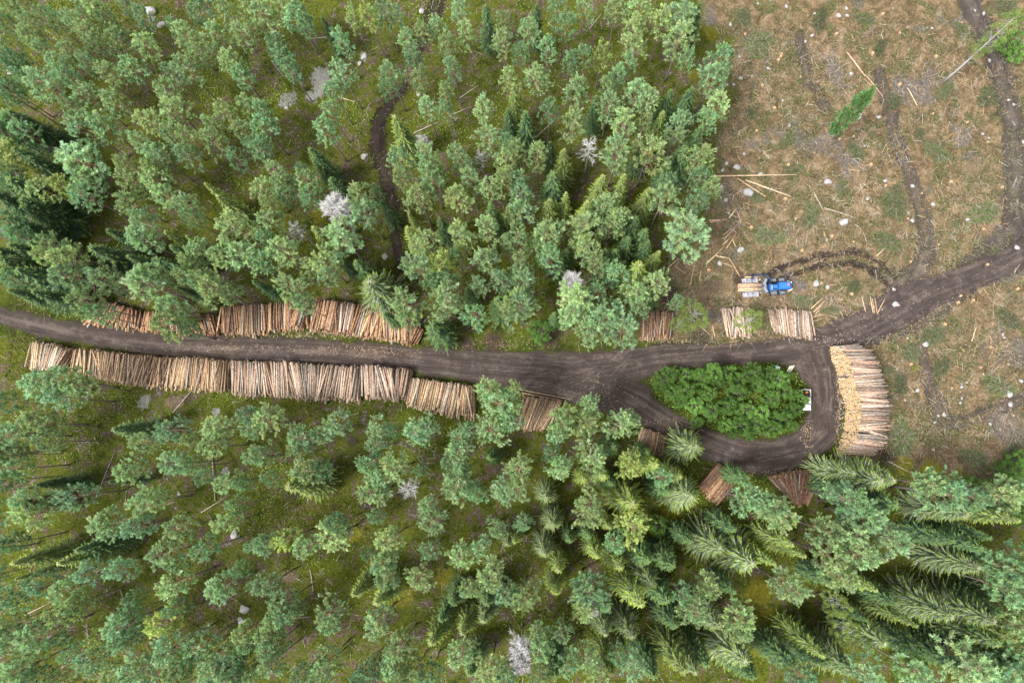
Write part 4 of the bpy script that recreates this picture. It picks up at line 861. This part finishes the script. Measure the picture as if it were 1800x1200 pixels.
def cover():
    sp = Soup(); x, y = scatter(260000, -84, 84, -50, 76); c_ = clear_mask(x, y); r = road_sd(x, y)[0]; il = poly_sd(x, y, ISLAND)
    m = ((c_ > 0) | (il < .3)) & (r > .15); x, y, il, r = x[m], y[m], il[m], r[m]
    den = fbm(x, y, 6, 4); m = (rng.random(len(x)) < np.clip((den-.44)*5, .04, 1)) | (il < 0); x, y, il, den = x[m], y[m], il[m], den[m]; n = len(x)
    d = norm(rng.normal(size=(n, 3))*np.array([1, 1, .3])+np.array([0, 0, .25])); p = np.stack([x, y, height(x, y)+.03+.22*rng.random(n)], -1)
    g = fbm(x-40, y+13, 7, 3); base = np.where((g > .55)[:, None], np.array([.15, .215, .03]), np.where((g > .47)[:, None], np.array([.11, .12, .014]), np.array([.085, .07, .026])))
    base = np.where((il < .3)[:, None], np.array([.16, .27, .03]), base)
    sp.add(blades(p, d, .13+.14*rng.random(n), .10+.06*rng.random(n), .6), np.clip(base*(.65+.7*rng.random((n, 1))), .01, .9))
    x, y = scatter(15000, -84, 30, -50, 76); m = (road_sd(x, y)[0] > .5) & (clear_mask(x, y) > 0); x, y = x[m], y[m]; n = len(x)
    a = rng.random(n)*6.28; d = norm(np.stack([np.cos(a), np.sin(a), .1*rng.normal(size=n)], -1)); p = np.stack([x, y, height(x, y)+.12+.1*rng.random(n)], -1)
    sp.add(blades(p, d, .3+1.3*rng.random(n)**2, .03+.03*rng.random(n), .5), jitter((.30, .26, .22), n, .3))
    return sp
ob('ground_cover', cover().mesh('ground_cover', M_COL), kind='stuff', label='moss, bilberry and small twigs covering the forest floor', cat='ground cover')
def roadlitter():
    sp = Soup()
    for (cx, cy, rx, ry, n, tone) in [(650, 617, 110, 10, 450, (.50, .33, .2)), (400, 612, 160, 5, 500, (.42, .32, .24)), (1180, 745, 60, 12, 150, (.5, .34, .22)), (1560, 590, 120, 40, 400, (.4, .33, .24)), (1640, 520, 260, 80, 500, (.36, .3, .23)), (1475, 700, 10, 100, 700, (.5, .4, .28)), (1050, 690, 60, 25, 220, (.5, .38, .25)), (560, 588, 160, 6, 700, (.55, .42, .28)), (1400, 830, 80, 8, 400, (.45, .32, .22)), (870, 605, 60, 8, 350, (.4, .26, .18)), (1160, 600, 80, 6, 250, (.5, .38, .26)), (1420, 760, 12, 25, 200, (.55, .4, .25)), (1450, 600, 80, 10, 150, (.5, .42, .33))]:
        for _ in range(1):
            q = [W(cx+rng.normal()*rx*.5, cy+rng.normal()*ry*.6) for _ in range(n)]
            x = np.array([v.x for v in q]); y = np.array([v.y for v in q]); a = rng.random(n)*6.28
            d = norm(np.stack([np.cos(a), np.sin(a), .05*rng.normal(size=n)], -1)); kp = rng.random(n) < .55; x, y, d = x[kp], y[kp], d[kp]; n = len(x); tone = tuple(v*.75 for v in tone); p = np.stack([x, y, height(x, y)+.09+.03*rng.random(n)], -1)
            sp.add(blades(p, d, .10+.28*rng.random(n)**2, .03+.04*rng.random(n), .6, up=np.tile([[0, 0, 1.]], (n, 1))+rng.normal(size=(n, 3))*.3), jitter(tone, n, .25))
    return sp
ob('bark_litter', roadlitter().mesh('bark_litter', M_COL), kind='stuff', label='bark shreds and chips scattered along the road', cat='bark litter')

# ------------------------------------------------------------------ blue forwarder
def wheel(parent, x, y, r, wd, name='wheel'):
    s = Solid(); s.tube([(x, y-wd/2, r), (x, y-wd*.42, r), (x, y+wd*.42, r), (x, y+wd/2, r)], [r*.86, r, r, r*.86], 20)
    for k in range(18):
        a = k*6.283/18; s.box((x+math.cos(a)*r, y, r+math.sin(a)*r), (.07, wd*.96, .06), 0, ry=-a+math.pi/2)
    o = ob(name, s.mesh('tyre', [M_RUBBER]), parent)
    h = Solid(); h.tube([(x, y-wd/2-.01, r), (x, y+wd/2+.01, r)], r*.5, 14); ob('rim', h.mesh('rim', [M_STEEL], True), o)
    return o
fp = W(1341, 506); fz = zt(fp.x, fp.y)
fw = ob('forwarder', None, None, (fp.x, fp.y, fz), R_(1.5), None, 'small blue forwarder with tracked rear bogies and a short load of logs', 'forwarder')
s = Solid(); s.box((2.0, 0, .75), (3.9, .62, .3), 0, bev=.04); s.box((.35, 0, .72), (.7, .4, .24), 0); ob('chassis', s.mesh('chassis', [M_DGREY]), fw)
s = Solid(); s.box((2.85, 0, 1.28), (1.95, 1.22, .78), 0, bev=.16, top=(.96, .9)); s.box((2.85, 0, 1.69), (1.5, .9, .05), 0, bev=.02); s.box((3.86, 0, 1.1), (.16, .9, .4), 0, bev=.04)
hood = ob('hood', s.mesh('hood', [M_BLUE]), fw)
s = Solid(); s.box((3.35, .1, 1.735), (.26, .34, .012), 0); ob('decal', s.mesh('decal', [M_REDW]), hood)
for sy in (-1, 1):
    s = Solid(); s.tube([(3.93, sy*.5, 1.25), (4.02, sy*.52, 1.25)], [.11, .13], 12); ob('headlight', s.mesh('headlight', [M_WHITE], True), fw)
    s = Solid(); s.box((3.72, sy*.66, .98), (.55, .16, .1), 0, rz=sy*-.35, bev=.03); ob('bumper', s.mesh('bumper', [M_WHITE]), fw)
    s = Solid()
    for k in range(5): s.tube([(2.2+k*.3, sy*.615, 1.3), (2.35+k*.3, sy*.615, 1.3)], .05, 6)
    ob('vent', s.mesh('vent', [M_BLACK]), fw)
s = Solid(); s.box((1.15, -.25, 1.35), (1.25, .95, 1.0), 0, bev=.08); cab = ob('cab', s.mesh('cab', [M_BLUE]), fw)
s = Solid(); s.box((1.2, -.25, 2.0), (.95, .8, .42), 0, bev=.1, top=(.85, .85)); ob('cab_window', s.mesh('cab_window', [M_GLASS]), cab)
s = Solid(); s.box((1.25, -.25, 2.24), (.62, .52, .07), 0, bev=.03); s.box((1.65, -.45, 1.9), (.12, .12, .3), 0, bev=.02); ob('roof_hatch', s.mesh('roof', [M_BLUE]), cab)
s = Solid(); s.box((.78, -.32, 1.9), (.12, .7, .6), 0, bev=.03); ob('guard', s.mesh('guard', [M_STEEL]), cab)
s = Solid(); s.tube([(2.0, .5, 1.7), (2.0, .5, 2.35)], [.06, .05], 8); ob('exhaust', s.mesh('exhaust', [M_BLACK], True), fw)
for sx in (1.15, 2.45, ):
    for sy in (-1, 1): wheel(fw, sx+.15, sy*1.02, .52 if sx < 2 else .5, .5)
for sy in (-1, 1):
    s = Solid(); s.box((1.3, sy*1.0, 1.10), (.9, .5, .06), 0, bev=.02); ob('mudguard', s.mesh('mudguard', [M_DGREY]), fw)
    s = Solid(); s.box((2.6, sy*1.0, 1.06), (.8, .46, .06), 0, bev=.02); ob('mudguard', s.mesh('mudguard', [M_DGREY]), fw)
s = Solid(); s.box((-1.6, 0, .72), (4.2, .36, .26), 0, bev=.03)                 # rear frame
for k in (-3.0, -1.9, -.9): s.box((k, 0, .90), (.16, 1.9, .14), 0, bev=.02)
ob('rear_frame', s.mesh('rear_frame', [M_DGREY]), fw)
for k in (-3.0, -1.9, -.9):
    for sy in (-1, 1):
        s = Solid(); s.tube([(k, sy*.9, .95), (k, sy*1.02, 2.0)], [.06, .045], 6); ob('stake', s.mesh('stake', [M_PLANK if k == -.9 else M_STEEL], True), fw)
s = Solid()
for sy in (-1, 1): s.box((-.15, sy*.62, 1.5), (.4, .95, 1.1), 0, rz=sy*-.45, bev=.05)
s.box((-.1, 0, 1.35), (.3, .7, .9), 0, bev=.03); ob('headboard', s.mesh('headboard', [simple('grey_steel', (.20, .23, .28), .5, .2, .25, 6)]), fw)
for sy in (-1, 1):
    tr = Solid(); x0, x1, r = -2.75, -1.25, .46
    loop = []
    for k in range(16):
        a = math.pi/2+math.pi*k/15; loop.append((x0+r*math.cos(a), r+r*math.sin(a)))
    for k in range(16):
        a = -math.pi/2+math.pi*k/15; loop.append((x1+r*math.cos(a), r+r*math.sin(a)))
    # closed belt outline with links
    per = []
    for (a, b), (c, d) in zip(loop, loop[1:]+loop[:1]):
        L = math.hypot(c-a, d-b); nn = max(1, int(L/.17))
        for q in range(nn): per.append((a+(c-a)*q/nn, b+(d-b)*q/nn, math.atan2(d-b, c-a)))
    for a, b, an in per: tr.box((a, sy*1.05, b), (.10, .62, .05), 0, ry=-an)
    for off in (-.31, .31):
        pts = [(a, sy*1.05+off, b) for a, b, _ in per]+[(per[0][0], sy*1.05+off, per[0][1])]
        tr.tube(pts, .035, 5, cap=False)
    tk = ob('track', tr.mesh('track', [M_STEEL]), fw)
    for xx in (x0, x1):
        s = Solid(); s.tube([(xx, sy*1.05-.22, r), (xx, sy*1.05+.22, r)], r-.05, 18); ob('tyre', s.mesh('tyre', [M_RUBBER], True), tk)
s = Solid(); s.tube([(.45, .25, .8), (.45, .25, 2.2)], [.17, .13], 10); s.box((.45, .25, 1.0), (.6, .5, .25), 0, bev=.04); ob('crane_pillar', s.mesh('pillar', [M_BLUED], True), fw)
s = Solid(); s.tube([(.45, .25, 2.2), (.45, .9, 2.6), (.0, 1.35, 2.75), (-.6, 1.5, 2.7)], [.13, .12, .11, .1], 8); s.tube([(.55, .25, 1.6), (.6, .9, 2.4)], .06, 6); s.tube([(.38, .6, 2.55), (-.3, 1.3, 2.9)], .05, 6); ob('crane_boom', s.mesh('boom', [M_BLUED], True), fw)
s = Solid(); s.tube([(-.6, 1.5, 2.7), (-1.5, 1.55, 2.4), (-2.0, 1.52, 2.2)], [.1, .08, .07], 8); s.tube([(-.7, 1.62, 2.8), (-1.6, 1.66, 2.5)], .045, 6); jb = ob('crane_jib', s.mesh('jib', [M_BLUED], True), fw)
s = Solid(); s.tube([(-2.0, 1.52, 2.2), (-2.0, 1.52, 1.85)], .10, 8)
for sg in (-1, 1): s.tube([(-2.0, 1.52+sg*.1, 1.85), (-2.0, 1.52+sg*.42, 1.55), (-2.0, 1.52+sg*.30, 1.15), (-2.0, 1.52+sg*.05, .98)], [.07, .08, .06, .03], 6); s.tube([(-1.85, 1.52+sg*.1, 1.85), (-1.85, 1.52+sg*.42, 1.55), (-1.85, 1.52+sg*.30, 1.15)], [.05, .06, .04], 6)
s.box((-2.0, 1.52, 1.9), (.4, .3, .14), 0, bev=.03); ob('grapple', s.mesh('grapple', [M_BLUED], True), jb)
Mf = Matrix.Translation((fp.x, fp.y, fz)) @ Matrix.Rotation(R_(1.5), 4, 'Z')
labs = ['nearest the south side', 'second from the south side', 'third from the south side', 'in the middle', 'third from the north side', 'second from the north side']
for k in range(6):
    y = -.55+k*.2; a = Mf @ Vector((-4.0-random.random()*.15, y, 1.12+(k % 2)*.16)); b = Mf @ Vector((-.42-random.random()*.1, y+random.gauss(0, .03), 1.12+(k % 2)*.16))
    log_object(a, b, .11, random.choice(TONES['pale']), 'pale log carried on the blue forwarder, '+labs[k], group='logs carried on the forwarder')
a = Mf @ Vector((-3.0, 1.52, 1.28)); b = Mf @ Vector((-.9, 1.46, 1.28)); log_object(a, b, .10, (.62, .42, .22), 'orange-brown log held in the grapple of the blue forwarder', group='logs carried on the forwarder')

# ------------------------------------------------------------------ white pickup at the island
pp = W(1414.5, 703); pz = .04
pk = ob('pickup_truck', None, None, (pp.x, pp.y, pz), R_(-90), .86, 'white pickup truck with open dark bed, half under the thicket', 'pickup truck')
wd = 1.62
s = Solid(); s.box((1.25, 0, .66), (1.15, wd, .62), 0, bev=.14, top=(.97, .9)); s.box((.1, 0, .62), (1.35, wd, .58), 0, bev=.05)
s.box((-1.15, wd/2-.05, .72), (1.3, .1, .62), 0, bev=.03); s.box((-1.15, -wd/2+.05, .72), (1.3, .1, .62), 0, bev=.03); s.box((-1.78, 0, .72), (.08, wd-.1, .58), 0, bev=.02); s.box((-.54, 0, .78), (.07, wd-.22, .6), 0, bev=.02)
body = ob('body', s.mesh('body', [M_WHITE]), pk)
s = Solid(); s.box((.10, 0, 1.16), (1.25, wd*.93, .5), 0, bev=.10, top=(.78, .84)); cb = ob('cab', s.mesh('cab', [M_WHITE]), pk)
for xx, ry_, nm in ((.69, .55, 'windscreen'), (-.49, -.45, 'rear_window')):
    s = Solid(); s.box((xx, 0, 1.17), (.03, wd*.74, .34), 0, ry=-ry_, bev=.0); ob(nm, s.mesh(nm, [M_GLASS]), cb)
for sy in (-1, 1):
    s = Solid(); s.box((.1, sy*wd*.438, 1.17), (.95, .03, .28), 0, bev=.0); ob('side_window', s.mesh('side_window', [M_GLASS]), cb)
    s = Solid(); s.box((.62, sy*(wd/2+.07), 1.02), (.12, .16, .14), 0, bev=.03); ob('mirror', s.mesh('mirror', [M_BLACK]), pk)
    s = Solid(); s.box((1.8, sy*.58, .72), (.08, .3, .14), 0, bev=.03); ob('headlight', s.mesh('headlight', [M_STEEL]), pk)
    for xx in (1.15, -1.1): wheel(pk, xx, sy*(wd/2-.08), .32, .2)
s = Solid(); s.box((-1.15, 0, .48), (1.25, wd-.2, .06), 0); ob('bed', s.mesh('bed', [M_BLACK]), pk)
s = Solid(); s.box((1.86, 0, .45), (.1, wd*.94, .18), 0, bev=.03); s.box((-1.86, 0, .45), (.1, wd*.9, .16), 0, bev=.03); ob('bumper', s.mesh('bumper', [M_BLACK]), pk)
Mp = Matrix.Translation((pp.x, pp.y, pz)) @ Matrix.Rotation(R_(-90), 4, 'Z')
q = Mp @ Vector((-1.1, .1, .51)); s = Solid(); s.box((0, 0, .16), (.42, .3, .3), 0, bev=.05); s.tube([(-.1, 0, .3), (.1, 0, .38)], .04, 6)
ob('fuel_can', s.mesh('fuel_can', [M_ORANGE], True), None, q, .4, None, 'orange fuel can standing in the pickup bed', 'fuel can')
q = G(1362, 647); o = ob('equipment_crate', None, None, q, -.3, None, 'green crate with a grey-white cover at the north edge of the thicket', 'crate')
s = Solid(); s.box((0, 0, .35), (1.1, .75, .7), 0, bev=.06, top=(.92, .9)); ob('box', s.mesh('box', [M_GREENT]), o)
s = Solid(); s.box((.22, -.05, .74), (.66, .68, .09), 0, bev=.03, rz=.1); ob('cover', s.mesh('cover', [simple('grey_cover', (.55, .6, .6), .6, 0, .25, 7)]), o)
s = Solid(); s.box((.3, -.12, .80), (.22, .2, .05), 0, bev=.01); ob('lid_opening', s.mesh('lid', [M_BLUED]), o)
for k in range(3):
    a = G(1382+k*3.3, 654-k*.5); b = G(1387+k*3.3, 645-k*.5); a.z += .25; b.z += .4
    c = a.lerp(b, .5); s = Solid(); v = (b-a); s.box((0, 0, 0), (v.length+.3, .14, .04), 0, rz=math.atan2(v.y, v.x), ry=-.1)
    ob('plank', s.mesh('plank', [M_PLANK]), None, c, 0, None, ['westernmost', 'middle', 'easternmost'][k]+' of three pale planks beside the green crate', 'plank', 'pale planks by the thicket')
